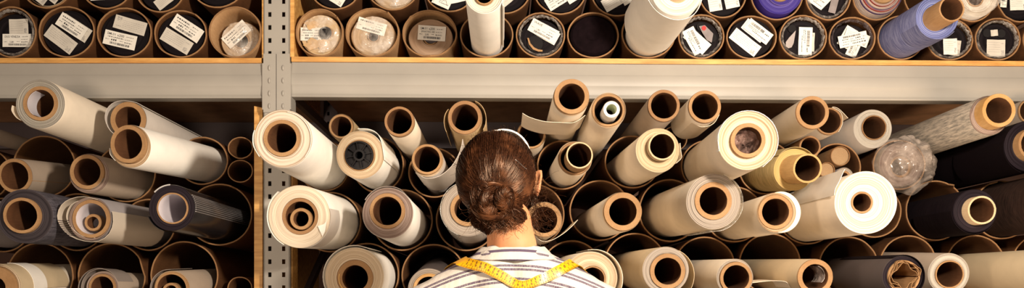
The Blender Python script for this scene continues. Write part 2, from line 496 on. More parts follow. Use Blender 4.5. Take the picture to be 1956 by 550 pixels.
def roll(key, label, ex, ey, R, ro, ri, k, body, edge, core=None, p=.002, mouth=None, coff=(0, 0), Ym=YM, back=.5, tele=.0, group=None, cat='fabric roll', name='fabric_roll', lip=None, mt=None, corein=None, seg=64, rings=9, cz=None):
    """k: how much nearer than the tube mouths its end is; mouth: the tube it stands in"""
    Ye = Ym/k; s = Ye/FPX; E = P(ex, ey, Ye)
    M = Vector((E.x, Ym, E.z)) if mt is None else P(mt[0], mt[1], Ym)
    L = back; Rw = R*s
    if mouth:
        T, a, b, _ = TUBES[mouth]; d = Vector((M.x-T.x, 0, M.z-T.z)); ia = max(.001, a-Rw-.005); ib = max(.001, b-Rw-.005)
        q = math.hypot(d.x/ia, d.z/ib)
        if q > 1: M = Vector((T.x+d.x/q, Ym, T.z+d.z/q))
        dirn = (M-E)/(M.y-E.y)
        L = .04
        while L < back:
            F = E+dirn*(Ym-E.y+L+.03)
            if math.hypot((F.x-T.x)/(ia+.0015), (F.z-T.z)/(ib+.0015)) > 1.0: break
            L += .03
    zax = (E-M).normalized(); tot = (Ym-Ye+L)/abs(zax.y)
    group = group or ('loose cardboard cores' if name == 'cardboard_core' else 'fabric rolls standing out of the upper tubes' if Ym == YT else 'fabric rolls in the lower bays')
    root = empty(name, (0, 0, 0), label, cat, group)
    root.matrix_world = Matrix.Translation(E) @ frame(zax)
    ror = ro*s; rir = ri*s; core = core or KR
    bm = bmesh.new(); sd = random.random()*40
    prof = [(Rw*.999, -tot, 0), (Rw, -.6*tot, 0), (Rw, -.003, 0), (Rw-.0008, -.0006, 1)]
    for i in range(rings):
        t = (i+1)/(rings+1); r = Rw+(ror-Rw)*t
        prof.append((r, random.uniform(-1, 1)*.0016-tele*math.sin(t*PI/2), 1))
    prof += [(ror+.0006, -tele, 0), (ror+.0006, -tot, 0)]
    def w(a, r, z):
        n = mnoise.noise(Vector((math.cos(a)*1.2+sd, math.sin(a)*1.2, z*2+sd)))*.0014
        return (r+n*(1 if r > ror+.003 else .0), z)
    cl = max(0, (R-ro))*.9; cm = math.hypot(*coff)
    if cm > cl: coff = (coff[0]*cl/cm, coff[1]*cl/cm)
    for ring, (r_, _, _) in zip(lathe(bm, prof, seg, w, True), prof):
        f = max(0, min(1, (Rw-r_)/max(1e-5, Rw-ror)))
        for v in ring: v.co.x += coff[0]*s*f; v.co.y -= coff[1]*s*f
    tl = math.degrees(math.acos(max(-1, min(1, -zax.y))))
    if tl > 4: print('TILT', round(tl, 1), label)
    if mouth: root_mouth[root.name] = -(Ym-Ye)+.006
    fb = obj('wound_fabric', bm, [body, edge], root)
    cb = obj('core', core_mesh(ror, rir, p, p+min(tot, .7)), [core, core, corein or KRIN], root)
    cb.location = (coff[0]*s, -coff[1]*s, 0)
    return root, s, tot, Rw
def flap(root, s, pts, z0, z1, m, th=.0012, name='loose_sheet', cut0=0, cut1=0, n=28, zj=0):
    """loosened outer turn; pts in photograph pixels from the end's centre (x right, y down)"""
    z0 = max(z0, root_mouth.get(root.name, -9))
    bm = bmesh.new(); q = smoothpts([(x*s, -y*s) for x, y in pts], n)
    strip(bm, q, z0, z1, th, zj, 3, 0, cut0, cut1)
    return obj(name, bm, m, root)
def arc(r, a0, a1, r1=None, c=(0, 0), n=9):
    r1 = r if r1 is None else r1
    return [(c[0]+(r+(r1-r)*i/(n-1))*math.cos(math.radians(a0+(a1-a0)*i/(n-1))), c[1]-(r+(r1-r)*i/(n-1))*math.sin(math.radians(a0+(a1-a0)*i/(n-1)))) for i in range(n)]

def crescent(root, s, R, a0, a1, grow, m, z=.001, depth=.25, n=30, name='outer_turns'):
    """slack outer turns lying against the roll on one side"""
    depth = min(depth, -root_mouth.get(root.name, -9)); bm = bmesh.new(); rows_ = []
    for i in range(n+1):
        t = i/n; a = math.radians(a0+(a1-a0)*t); ro = (R+grow*math.sin(PI*t)**.8+.15)*s; ca, sa = math.cos(a), math.sin(a)
        pr = [((R-1.2)*s, z-.003), ((R-.5)*s, z), (R*s+(ro-R*s)*.35, z+.0012), (R*s+(ro-R*s)*.4, z-.001), (R*s+(ro-R*s)*.75, z+.001), (ro, z-.001), (ro-.0006, -depth), ((R-1.2)*s, -depth)]
        rows_.append([bm.verts.new((r*ca, r*sa, zz)) for r, zz in pr])
    for i in range(n):
        for j in range(8): bm.faces.new((rows_[i][j], rows_[i+1][j], rows_[i+1][(j+1) % 8], rows_[i][(j+1) % 8]))
    bm.faces.new(rows_[0]); bm.faces.new(rows_[-1])
    return obj(name, bm, m, root)

# paper labels -------------------------------------------------
def text_mesh(txt, size, bold=False):
    cu = bpy.data.curves.new('t', 'FONT'); cu.body = txt; cu.size = size; cu.resolution_u = 2; cu.offset = .002 if bold else 0
    o = bpy.data.objects.new('t', cu); C.objects.link(o)
    me = bpy.data.meshes.new_from_object(o.evaluated_get(bpy.context.evaluated_depsgraph_get()))
    bpy.data.objects.remove(o); return me
TXT = {}
def add_text(bm, txt, x, y, size, maxw=None, bold=False, rot=None):
    key = (txt, bold)
    if key not in TXT: TXT[key] = text_mesh(txt, 1.0, bold)
    me = TXT[key]; 
    if not me.vertices: return
    w = max(v.co.x for v in me.vertices); sx = size if maxw is None else min(size, maxw/w)
    vs = [bm.verts.new((x+v.co.x*sx, y+v.co.y*size, 0)) for v in me.vertices]
    for p in me.polygons:
        try: bm.faces.new([vs[i] for i in p.vertices])
        except ValueError: pass
def rect(bm, x0, x1, y0, y1):
    vs = [bm.verts.new(c) for c in ((x0, y0, 0), (x1, y0, 0), (x1, y1, 0), (x0, y1, 0))]; bm.faces.new(vs)
def rows(bm, rnd, x0, x1, y, h, wmin=.02, wmax=.07):
    """a line of print too small to read: short strokes"""
    x = x0
    while x < x1:
        w = rnd.uniform(wmin, wmax); w = min(w, x1-x); rect(bm, x, x+w*.8, y, y+h*rnd.uniform(.7, 1)); x += w+.012
def barcode(bm, rnd, x0, x1, y0, y1):
    x = x0
    while x < x1:
        w = rnd.choice((.006, .006, .012, .018)); rect(bm, x, min(x+w, x1), y0, y1); x += w+rnd.choice((.006, .01, .014))
def print_mesh(style, head, sub, seed):
    """unit label, x -.5...5, y -.22...22"""
    bm = bmesh.new(); rnd = random.Random(seed)
    if style == 'full':
        if head: add_text(bm, head, -.44, .10, .115, .55, True)
        else: rows(bm, rnd, -.44, .05, .12, .05, .03, .09)
        rows(bm, rnd, .18, .42, .13, .022)
        if sub: add_text(bm, sub[0], -.40, .01, .085, .5); 
        else: rows(bm, rnd, -.40, .1, .03, .032)
        if sub and len(sub) > 1: add_text(bm, sub[1], -.26, -.085, .085, .3, True)
        else: rows(bm, rnd, -.28, -.1, -.07, .06, .04, .08)
        if sub and len(sub) > 2: add_text(bm, sub[2], .14, -.08, .075, .3, True)
        else: rows(bm, rnd, .15, .4, -.07, .035)
        rows(bm, rnd, -.46, -.34, -.06, .02); rows(bm, rnd, -.02, .1, -.05, .02); rows(bm, rnd, .15, .4, .03, .018)
        barcode(bm, rnd, -.3, .34, -.185, -.115)
    elif style == 'bars':
        barcode(bm, rnd, -.4, .2, .05, .15); rows(bm, rnd, -.42, .1, -.02, .02); rows(bm, rnd, -.42, .0, -.07, .02); rows(bm, rnd, -.2, .42, -.13, .03); rows(bm, rnd, .25, .42, .05, .05)
    else:                      # faint form with a square code at the end
        for k in range(5): rows(bm, rnd, -.44, .25, .15-.065*k, .012)
        for i in range(9):
            for j in range(9):
                if rnd.random() < .5: rect(bm, .30+i*.016, .30+(i+1)*.016, -.19+j*.016, -.19+(j+1)*.016)
        rows(bm, rnd, .28, .44, .12, .02)
    me = bpy.data.meshes.new('print'); bm.to_mesh(me); bm.free(); me.materials.append(INKG if style == 'form' else INK)
    return me
PRN = {}
def prn(style, head=None, sub=None, seed=0):
    key = (style, head, sub, seed)
    if key not in PRN: PRN[key] = print_mesh(*key)
    return PRN[key]
def paper(parent, Y, cx, cy, w, h, ang, style='full', head=None, sub=None, seed=0, lift=.004, curl=.05, flip=False, mat=None):
    """paper label on a roll's end; centre, size in photograph pixels at depth Y, ang counter-clockwise degrees"""
    s = Y/FPX; c = P(cx, cy, Y); W = w*s; H = h*s
    bm = bmesh.new(); nx = 8; th = .0004; G = []
    f = lambda x: curl*W*(x*x)+.0007*math.sin(x*9+cx)
    for k in (0, 1):
        G.append([[bm.verts.new((x*W, y*H, f(x)+k*th)) for x in [(i/nx)-.5 for i in range(nx+1)]] for y in (-.5, 0, .5)])
    for j in range(2):
        for i in range(nx):
            for k in (0, 1): bm.faces.new((G[k][j][i], G[k][j][i+1], G[k][j+1][i+1], G[k][j+1][i]))
    for i in range(nx):
        for j in (0, 2): bm.faces.new((G[0][j][i], G[0][j][i+1], G[1][j][i+1], G[1][j][i]))
    for j in range(2):
        for i in (0, nx): bm.faces.new((G[0][j][i], G[0][j+1][i], G[1][j+1][i], G[1][j][i]))
    o = obj('paper_label', bm, mat or PAPER, parent)
    A = math.radians(ang+(180 if flip else 0))
    Mx = Matrix.Translation(c+Vector((0, -lift, 0))) @ Matrix.Rotation(PI/2, 4, 'X') @ Matrix.Rotation(A, 4, 'Z')
    o.matrix_parent_inverse = Matrix.Identity(4)
    o.matrix_basis = parent.matrix_world.inverted() @ Mx
    if style:
        src = prn(style, head, sub, seed); me = src.copy()
        for v in me.vertices:
            x = v.co.x; v.co = Vector((x*W*.96, v.co.y*H*2.1, f(x*.96)+th+.0006))
        q = link('printing', me, None, o, False)
    return o

def recessed(mouth, label, rec, frac, body, edge, labels=(), ro=0, ri=0, liner=None, wrap=None, off=(0, 0), core=None, cat='fabric roll', group=None, bulge=0):
    """a roll lying inside a storage tube of the upper deck, end set back by rec metres"""
    T, a, b, Y0 = TUBES[mouth]; Y = Y0+rec; R = min(a, b)*frac; e = (a-b)
    frac = min(frac, .955); ra = a*frac; rb = b*frac
    root = empty('fabric_roll', (0, 0, 0), label, cat, group or 'fabric rolls lying inside the upper tubes')
    ctr = Vector((T.x+off[0], Y, T.z-b+rb+.0036+off[1])); root.matrix_world = Matrix.Translation(ctr) @ Matrix.Rotation(PI/2, 4, 'X')
    bm = bmesh.new(); seg = 48; rr = ro or .16
    prof = [(1, -.55, 0), (1, -.004, 0), (.975, 0, 1)]
    for i in range(7): t = (i+1)/8; prof.append((1+(rr-1)*t, random.uniform(-1, 1)*.0018+bulge*math.sin(t*PI), 1))
    prof += [(rr, -.001, 0 if ro else 1)]
    if ro: prof += [(rr, -.55, 0)]
    else: prof += [(.001, -.001, 1)]
    sd = random.random()*20
    rings_ = lathe(bm, [(r, z, m) for r, z, m in prof], seg, None, bool(ro))
    for v in bm.verts:
        n = 1+mnoise.noise(Vector((v.co.x*1.5+sd, v.co.y*1.5, sd)))*.012 if v.co.length > .5 else 1
        v.co.x *= ra*n*.985; v.co.y *= rb*n*.985
    obj('wound_fabric', bm, [body, edge], root)
    if ro:
        c = obj('core', core_mesh(rb*ro*.98, rb*(ri or ro*.8), .0, .3), [core or KR, core or KR, KRIN], root)
    for i, L in enumerate(labels):
        L = list(L); sY = Y/FPX                       # keep every corner inside the tube
        for _ in range(60):
            A = math.radians(L[4]); q_ = 0
            for cxs in (-.5, .5):
                for cys in (-.5, .5):
                    dx = cxs*L[2]*math.cos(A)-cys*L[3]*math.sin(A); dy = cxs*L[2]*math.sin(A)+cys*L[3]*math.cos(A)
                    w_ = P(L[0]+dx, L[1]-dy, Y); q_ = max(q_, math.hypot((w_.x-T.x)/(a-.003), (w_.z-T.z)/(b-.003)))
            if q_ < 1: break
            cc = (VX+(T.x/Y)*FPX, VY-(T.z-CZ)/Y*FPX); L[0] += (cc[0]-L[0])*.015; L[1] += (cc[1]-L[1])*.015; L[2] *= .985; L[3] *= .992
        paper(root, Y, *L[:5], lift=.003+.0035*i+max(0, bulge)*1.1, **(L[5] if len(L) > 5 else {}))
    if liner:                 # bag edge turned round inside the tube mouth
        bm = bmesh.new(); sg = 90
        def w(t, r, z):
            n = mnoise.noise(Vector((math.cos(t)*9+sd, math.sin(t)*9, z*70)))
            return (r+n*.05*(1 if r < .94 else 0), z+n*.006)
        lathe(bm, [(.955, -.02, 0), (.955, .002, 0), (.93, .007, 0), (.88, .004, 0), (.85, -.003, 0)], sg, w)
        dz = rec-.004
        for v in bm.verts: v.co.x = v.co.x*a+(T.x-ctr.x); v.co.y = v.co.y*b+(T.z-ctr.z); v.co.z += dz
        obj('plastic_liner', bm, liner, root)
    if wrap:                  # crumpled clear bag over the end
        bm = bmesh.new(); n = 26
        V = {}
        for i in range(n+1):
            for j in range(n+1):
                x = i/n*2-1; y = j/n*2-1; u = x*math.sqrt(1-y*y/2); v = y*math.sqrt(1-x*x/2); r = math.hypot(u, v)
                z = .009+.02*(1-r**3)*wrap[1]+mnoise.noise(Vector((u*2.6+sd, v*2.6, sd)))*.010+abs(mnoise.noise(Vector((u*4+v*2, v*5+sd, 2))))*.010
                V[i, j] = bm.verts.new((u*ra*.96, v*rb*.96, z if r < .98 else -.01))
        for i in range(n):
            for j in range(n): bm.faces.new((V[i, j], V[i+1, j], V[i+1, j+1], V[i, j+1]))
        obj('plastic_wrap', bm, wrap[0], root)
    return root
# ------------------------------------------------------------ lower bays: the storage tubes
LL = {
'la':'brown storage tube holding the cream paper-sleeved roll, bottom left corner', 'lb':'brown storage tube, bottom left row, below the roll with printed stripes', 'lc':'brown storage tube with torn rim, bottom row, nearest the thick divider board',
'lz':None, 'ld':'brown storage tube behind and holding the dark denim roll', 'le':'brown storage tube holding the roll with the striped printed sheet',
'lf':'brown storage tube holding the glossy black vinyl roll, torn flap hanging at its top', 'lg':'brown storage tube at the left edge holding the plain lilac-grey roll',
'lh':'dark open brown storage tube above the taupe roll at the left edge', 'li':'brown storage tube under the taupe roll whose core has a taped edge',
'lj':'empty-looking brown tube, topmost of the left bay, beside two thin tubes', 'lk':'brown storage tube cut off by the left edge, high in the left bay',
'ls1':'thin narrow brown tube, upper of two against the thick divider board', 'ls2':'thin narrow brown tube, lower of two against the thick divider board', 'ls3':'thin narrow brown tube at the foot of the divider board',
'ra':'brown storage tube round the cream roll with yellow tape in its core', 'rb':'wide open brown tube in the bottom row at the person\'s left shoulder', 'rz':None,
'rc':'brown storage tube just right of the collar, behind the cream spiral-edged roll', 'rd':'brown storage tube of the bottom row behind the olive-cream roll', 're':'brown storage tube of the bottom row behind the small roll with grey edge',
'rf':'brown storage tube of the bottom row holding the roll with clear film in its core', 'rg':'brown storage tube of the bottom row below the huge white roll', 'rh':'brown storage tube of the bottom row above the roll with the crumpled core',
'ri':'dark brown storage tube of the bottom row above the pale grey-edged roll', 'rj':'brown storage tube of the bottom row cut off by the right edge',
'rk':'brown storage tube beside the steel upright holding the roll with a small core nested inside', 'rl':'brown storage tube holding the roll with the dark taupe edge', 'rm':'brown storage tube left of the hair bun holding the silvery roll',
'rn':'brown storage tube right of the neck holding the roll with a long curled tail', 'ro':'brown storage tube holding the plain cream roll below the twin-core roll', 'rp':'brown storage tube holding the cream roll with clear film round its edge',
'rq':'brown storage tube holding the cream roll with the oval outer turn', 'rr':'brown storage tube holding the huge white roll with a small core', 'rs':'brown storage tube seen as a rim right of the huge white roll',
'rt':'dark brown storage tube holding the black roll with a pale core', 'ru':'dark storage tube at right edge holding the dark brown roll',
'rv':'brown storage tube holding the large white roll in front of the steel upright', 'rw':'brown storage tube holding the white roll with a black spoked plug', 'rx':'brown storage tube holding the roll whose outer sheet swings up to the hair',
'ry':None, 'sa':'brown storage tube holding the beige roll with a second core pushed out', 'sb':'brown storage tube holding the cream roll with a torn corner', 'sc':'brown storage tube behind the very large cream roll with many rings',
'sd':'brown storage tube holding the yellow roll', 'se':'brown tube with three small cores standing inside it', 'sf':'brown storage tube holding the roll bagged in crumpled plastic', 'ss':'thin dark tube between the two brown-cored rolls under the beam'}
TEAR = {'lf':[(1.15, .12, .02)], 'lb':[(.3, .3, .012)], 'ru':[(1.9, .1, .03)], 'rc':[(1.4, .15, .008)], 'rt':[(1.0, .07, .02)], 'lc':[(1.7, .2, .006)]}
for k, v in LT.items():
    if LL[k] is None and k in ('rz', 'ry'):
        lab = {'rz':'brown storage tube behind the person\'s shoulders, bottom row', 'ry':'brown storage tube behind the person\'s head'}[k]
        tube(k, v, YM, lab); continue
    if LL[k] is None: continue
    if k == 'ss': tube(k, v, YM+.2, LL[k], length=.6); continue
    tube(k, v, YM-(.012 if k[0] == 'l' and k[1] in 'abcf' else 0), LL[k], tears=TEAR.get(k, ()), length=.78 if k in ('rk', 'rv') else .95)

CREAM = fabric('cream_cloth', (.84, .74, .60)); WHITE = fabric('white_cloth', (.90, .87, .81)); SILV = fabric('silver_grey_cloth', (.62, .57, .52), .6)
GREIGE = fabric('greige_cloth', (.44, .355, .28)); TAUPE = fabric('taupe_cloth', (.33, .28, .25)); LILAC = fabric('lilac_grey_cloth', (.36, .33, .34))
DENIM = fabric('charcoal_denim', (.055, .05, .065), kind='denim', col2=(.13, .12, .145)); HEATH = fabric('heathered_grey_cloth', (.40, .37, .32), kind='heather', col2=(.62, .53, .43))
YEL = fabric('yellow_cloth', (.62, .46, .20), kind='yarn', col2=(.78, .62, .32)); NAVY = fabric('blackish_navy_cloth', (.008, .005, .008), .8, 'yarn', spec=.08, col2=(.014, .009, .012))
BROWN = fabric('dark_brown_cloth', (.022, .010, .007), kind='yarn', col2=(.05, .025, .018)); SLATE = fabric('dark_slate_cloth', (.075, .06, .058)); OLIVE = fabric('olive_cream_cloth', (.62, .50, .33))
VINYL = plain('black_vinyl', (.012, .011, .013), .22, 0, .1, 20, .0003, .8)
KRAFTP = fabric('kraft_paper', (.52, .38, .21)); PURPIN = plain('white_core_lining', (.62, .58, .62), .5, 0, .05, 20)
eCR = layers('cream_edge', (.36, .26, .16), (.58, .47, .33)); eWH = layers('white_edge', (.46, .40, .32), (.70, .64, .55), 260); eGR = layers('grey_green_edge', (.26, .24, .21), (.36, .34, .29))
eTAN = layers('tan_edge', (.34, .23, .13), (.50, .37, .24)); eTAU = layers('taupe_edge', (.16, .11, .09), (.34, .26, .22)); eSIL = layers('silver_edge', (.20, .165, .14), (.46, .40, .33), 300)
eDEN = layers('denim_edge', (.022, .018, .022), (.06, .05, .056)); eYEL = layers('yellow_edge', (.42, .26, .07), (.62, .46, .22), 300); eNAV = layers('navy_edge', (.008, .005, .008), (.022, .016, .022))
eMIX = layers('cream_brown_edge', (.34, .25, .17), (.74, .67, .57), 200, off=2); eGREY = layers('pale_grey_edge', (.34, .31, .27), (.42, .39, .34)); ePINK = layers('greige_edge', (.28, .23, .20), (.42, .36, .32))
G = 'fabric rolls standing in the storage tubes'

# ---- left bay
r = roll('L1', 'large cream roll with its end shaded grey-green, highest in the left bay', 77, 199, 47.5, 33, 26, 1.15, CREAM, eGR, coff=(1, -1), p=.004)  # edge colour carries the shadow lying on this cream roll's end
bm = bmesh.new(); strip(bm, smoothpts([(x*r[1], -y*r[1]) for x, y in arc(25.6, 110, 235, c=(1, -1))]), -.05, .001, .0012); obj('core_sticker', bm, PURPIN, r[0])
flap(r[0], r[1], [(-38, 30), (-47, 24), (-55, 12), (-54, 2)], -.5, -.002, CREAM, cut0=.0)
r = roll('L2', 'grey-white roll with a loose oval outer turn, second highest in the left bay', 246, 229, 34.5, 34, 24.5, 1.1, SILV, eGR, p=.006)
flap(r[0], r[1], [(30, 20), (10, 34), (-15, 33), (-36, 20), (-46, -2), (-42, -22), (-28, -34), (-8, -37), (14, -33), (26, -26)], -.6, -.004, SILV, cut0=.0)
r = roll('L3', 'bright white roll with a thick two-ring core below the oval roll', 250, 280, 41, 36, 28, 1.17, WHITE, eTAN, mouth='lj', coff=(-2, -4), p=.01)
flap(r[0], r[1], [(-32, 26), (-42, 14), (-43, 2)], -.3, 0, WHITE)
r = roll('L4', 'greige roll with an open brown core at the left edge', 29, 336, 33.5, 32.5, 26, 1.062, GREIGE, ePINK, mouth='lh', p=.006, coff=(1, 0))
r = roll('L5', 'taupe roll with tape on the lower edge of its core, left bay', 171, 332, 38, 33, 25.5, 1.09, GREIGE, eTAU, mouth='li', coff=(-3.5, -3.5), p=.006)
bm = bmesh.new(); strip(bm, smoothpts([(x*r[1], -y*r[1]) for x, y in arc(33.6, -75, -20, c=(-3.5, -3.5))]), -.005, .0085, .0006); obj('adhesive_tape', bm, film('tape_clear', (.8, .75, .7), .7, .2, 120), r[0])
r = roll('L6', 'charcoal denim roll with a big brown core, left edge middle height', 48, 413, 52, 34, 28, 1.15, DENIM, eDEN, mouth='ld', coff=(-3, -1), p=.012)
r = roll('L7', 'pale roll in a striped printed sheet with a small core nested inside', 172, 418, 42, 36.5, 29.5, 1.14, LILAC, eTAU, mouth='le', coff=(3, 0), p=.004, corein=PURPIN)
L7M, nt, bs = newmat('printed_stripe_sheet')
t = coord(nt); sp = nt.nodes.new('ShaderNodeSeparateXYZ'); nt.links.new(t, sp.inputs[0])
st = math_(nt, 'MULTIPLY', math_(nt, 'LESS_THAN', math_(nt, 'FRACT', math_(nt, 'MULTIPLY', sp.outputs[1], 150.0)), .5), math_(nt, 'LESS_THAN', sp.outputs[1], .0))
st = math_(nt, 'MULTIPLY', st, math_(nt, 'LESS_THAN', sp.outputs[0], -.06))
nt.links.new(mix(nt, st, (.66, .58, .48), (.14, .11, .11)), bs.inputs['Base Color']); bs.inputs['Roughness'].default_value = .6
flap(r[0], r[1], [(44, -14), (46, 6), (38, 28), (18, 42), (-10, 42), (-38, 32), (-56, 14), (-62, -6), (-54, -26), (-36, -38), (-10, -42), (16, -36)], -.45, .004, L7M, cut0=.0)
flap(r[0], r[1], [(10, 36), (-15, 32), (-36, 16), (-45, -4), (-38, -24), (-22, -34)], -.4, .002, L7M)
q = roll('L7b', 'small brown core standing inside the printed striped roll', 178, 425, 16, 16, 11, 1.13, KR, KR, p=.002, back=-.31, name='cardboard_core', cat='cardboard core')
r = roll('L8', 'glossy black vinyl roll with a pale lilac-lined core', 328, 397, 44.5, 30, 27, 1.17, VINYL, eNAV, mouth='lf', coff=(2, 1), p=.004, corein=PURPIN)
# pale ribs painting the straight reflection lines on the vinyl's ridges
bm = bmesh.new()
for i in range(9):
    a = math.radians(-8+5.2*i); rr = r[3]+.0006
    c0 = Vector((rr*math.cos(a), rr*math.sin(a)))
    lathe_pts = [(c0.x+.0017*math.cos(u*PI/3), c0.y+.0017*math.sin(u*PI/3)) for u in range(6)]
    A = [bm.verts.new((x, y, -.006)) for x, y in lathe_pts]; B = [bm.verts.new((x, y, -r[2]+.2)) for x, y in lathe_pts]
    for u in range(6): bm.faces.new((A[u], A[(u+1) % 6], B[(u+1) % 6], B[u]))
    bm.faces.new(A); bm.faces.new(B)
obj('glint_ribs', bm, plain('vinyl_glint', (.30, .29, .30), .3, .4, .1, 30, .0003), r[0])
bm = bmesh.new()
for i in range(17):
    a = math.radians(95+2.6*i); rr = r[3]-.0005
    bmesh.ops.create_cube(bm, size=1, matrix=Matrix.Translation((rr*math.cos(a), rr*math.sin(a), -.001)) @ Matrix.Rotation(a, 4, 'Z') @ Matrix.Diagonal((.004, .0018, .006, 1)))
obj('selvedge_stitches', bm, plain('white_thread', (.7, .68, .66), .6), r[0])
flap(r[0], r[1], arc(46, 250, 200, 47), -.4, .003, VINYL)
r = roll('L9', 'cream roll with a thick layered cardboard end, bottom left corner', -6, 549, 43, 40, 20, 1.12, CREAM, eTAN, mouth='la', coff=(0, 0), p=.012)
flap(r[0], r[1], arc(44.5, 100, -5, 45.5), -.6, -.0, OLIVE, cut0=.0); flap(r[0], r[1], arc(46, 95, -5, 46.5), -.16, -.075, WHITE, name='paper_sleeve')
r = roll('L10', 'grey-taupe roll with several loose turns, bottom row of the left bay', 196, 549, 31, 26, 21, 1.045, GREIGE, eTAU, mouth='lb', p=.004)
flap(r[0], r[1], arc(35, 20, 240, 38, c=(-4, 0)), -.4, .0, TAUPE); flap(r[0], r[1], arc(37, 60, 230, 44, c=(-8, 1)), -.4, -.01, TAUPE)
r = roll('L11', 'greige roll with a small core nested in its core, bottom row beside the thin tube', 329, 551, 34, 32, 27, 1.08, GREIGE, eTAN, mouth='lc', p=.006)
flap(r[0], r[1], arc(37, 90, 220, 40, c=(-3, 0)), -.4, .0, TAUPE)
roll('L11b', 'small brown core nested inside the greige roll of the bottom row', 327, 557, 17, 17, 12, 1.075, KR, KR, back=-.18, name='cardboard_core', cat='cardboard core')
roll('L12', 'plain lilac-grey roll running in from the left edge, below the denim roll', -138, 409, 50, 32, 25, 1.16, LILAC, eDEN, mouth='lg')
roll('L13', 'thin greige roll lying on top of the tubes at the left edge', -60, 244, 15.5, 11, 8, 1.08, GREIGE, ePINK, p=.003)

# ---- right bay
r = roll('R1', 'large white roll with a layered brown and white edge in front of the steel upright', 541, 265, 56, 35, 27.5, 1.25, WHITE, eMIX, mouth='rv', coff=(-2, -1), p=.004)
flap(r[0], r[1], [(-45, 34), (-56, 14), (-57, -4), (-54, -16)], -.3, .002, WHITE); flap(r[0], r[1], arc(51, 80, -40, 54), -.02, .004, WHITE, name='inner_turn')
r = roll('R2', 'small beige roll with a thin core, first under the beam right of the upright', 652, 242, 24.5, 23, 19, 1.03, KRAFTP, eTAN, p=.004)
r = roll('R3', 'white roll with a black spoked plastic plug in its core', 688, 296, 46, 29.5, 27.5, 1.12, WHITE, eCR, mouth='rw', coff=(-1.5, 1), p=.004)
s = r[1]; flap(r[0], s, [(47, 10), (42, -22), (34, -40), (18, -49), (-4, -50)], -.5, .004, WHITE)
bm = bmesh.new(); lathe(bm, [(27*s, -.012, 0), (27*s, .003, 0), (24.6*s, .003, 0), (24.6*s, -.012, 0)], 40, None, True)
lathe(bm, [(11*s, -.012, 0), (11*s, .004, 0), (7.2*s, .004, 0), (7.2*s, -.03, 0)], 32)
lathe(bm, [(25*s, -.009, 0), (10*s, -.009, 0)], 40)
for i in range(8):
    a = PI*2*i/8+.2
    bmesh.ops.create_cube(bm, size=1, matrix=Matrix.Rotation(a, 4, 'Z') @ Matrix.Translation((17.5*s, 0, -.004)) @ Matrix.Diagonal((15*s, .0022, .014, 1)))
pl = obj('spoked_plug', bm, plain('black_plastic', (.009, .008, .009), .45, 0, .1, 30, .0002, .2), r[0]); pl.location = (-1.5*s, -1*s, .004)
r = roll('R4', 'thin beige roll with a dark brown-rimmed core, second under the beam', 764, 234, 29, 28.5, 23.5, 1.12, CREAM, eTAU, p=.014, coff=(-1, -3), core=KRD)
r = roll('R5', 'silvery roll whose loose outer sheet swings right towards the hair', 817, 307, 31, 29, 24, 1.12, SILV, eCR, mouth='rx', coff=(-1, -3), p=.012)
flap(r[0], r[1], [(-24, 22), (-4, 33), (20, 30), (42, 14), (56, -6), (64, -26), (67, -42)], -.40, -.005, SILV, n=36)
r = roll('R6', 'kraft-coloured roll with torn paper round it, just left of the head', 888, 225, 33, 32, 25, 1.12, KRAFTP, eTAN, p=.006, core=KRD)
flap(r[0], r[1], arc(35, 60, -35, 40, c=(2, 0)), -.28, .012, KRAFTP, zj=.006, name='kraft_wrapper'); flap(r[0], r[1], arc(37, 150, 215, 44), -.28, -.012, KRAFTP, zj=.006, name='kraft_wrapper')
r = roll('R7', 'small beige roll with a dark bore, right behind the white headband', 1015, 257, 28, 27, 23, 1.035, CREAM, eTAN, p=.004)
r = roll('R8', 'tall cream roll with a wide brown core, highest of all under the beam', 1091, 187, 34.5, 33.5, 24.5, 1.155, CREAM, eTAN, coff=(1, -3), p=.014)
flap(r[0], r[1], [(30, 26), (8, 40), (-20, 40), (-50, 38), (-78, 30), (-92, 22)], -.25, -.05, CREAM, cut1=.0, n=36)
r = roll('R9', 'cream roll with a small white roll pushed out of its core', 1162, 211, 34, 31, 26.5, 1.15, CREAM, eTAN, p=.003)
roll('R9b', 'small white roll sticking out of a brown core under the beam', 1168, 209, 16.5, 15.5, 10, 1.18, WHITE, eWH, core=WHITE, back=-.36, corein=plain('pale_green_bore', (.55, .58, .42), .6), mt=(1142, 254), p=.001)
r = roll('R10', 'grey-beige roll with a dark brown-rimmed core, right of the small white roll', 1267, 203, 31, 30.5, 24.5, 1.1, GREIGE, eTAU, coff=(2, -2), p=.008, core=KRD)
r = roll('R11', 'beige roll with a brown core leaning right under the beam', 1345, 205, 31.5, 31, 24.5, 1.1, CREAM, eTAU, coff=(1, -1), p=.008, back=.0)
flap(r[0], r[1], [(-20, 26), (0, 34), (22, 28), (34, 10)], -.24, -.03, CREAM)
r = roll('R13', 'cream roll with a torn corner and pale protruding core', 1256, 287, 42.5, 26.5, 23, 1.14, CREAM, layers('pale_cream_edge', (.48, .36, .22), (.56, .44, .29)), mouth='sb', coff=(5, -5), p=.03, core=cardboard('pale_core_board', (.58, .42, .25), (.66, .50, .32)))
flap(r[0], r[1], [(43, -14), (45, 4), (46, 14), (36, 24)], -.2, .0, CREAM)
r = roll('R14', 'very large cream roll with many pale rings at its end', 1428, 269, 56, 33, 25, 1.27, CREAM, layers('ringed_cream_edge', (.36, .25, .15), (.66, .54, .39), 170, off=5), mouth='sc', coff=(1, -1), p=.0, tele=.012)
flap(r[0], r[1], arc(56.5, 200, -60, 57), -.03, .003, WHITE, name='outer_turn')
bm = bmesh.new(); lathe(bm, [(.001, -.06, 0)]+[(25*r[1]*t/6, -.055+.05*mnoise.noise(Vector((t*.9, 0, 1))), 0) for t in range(1, 7)], 20, lambda a, q, z: (q, z+.02*mnoise.noise(Vector((math.cos(a)*q*90, math.sin(a)*q*90, 2)))))
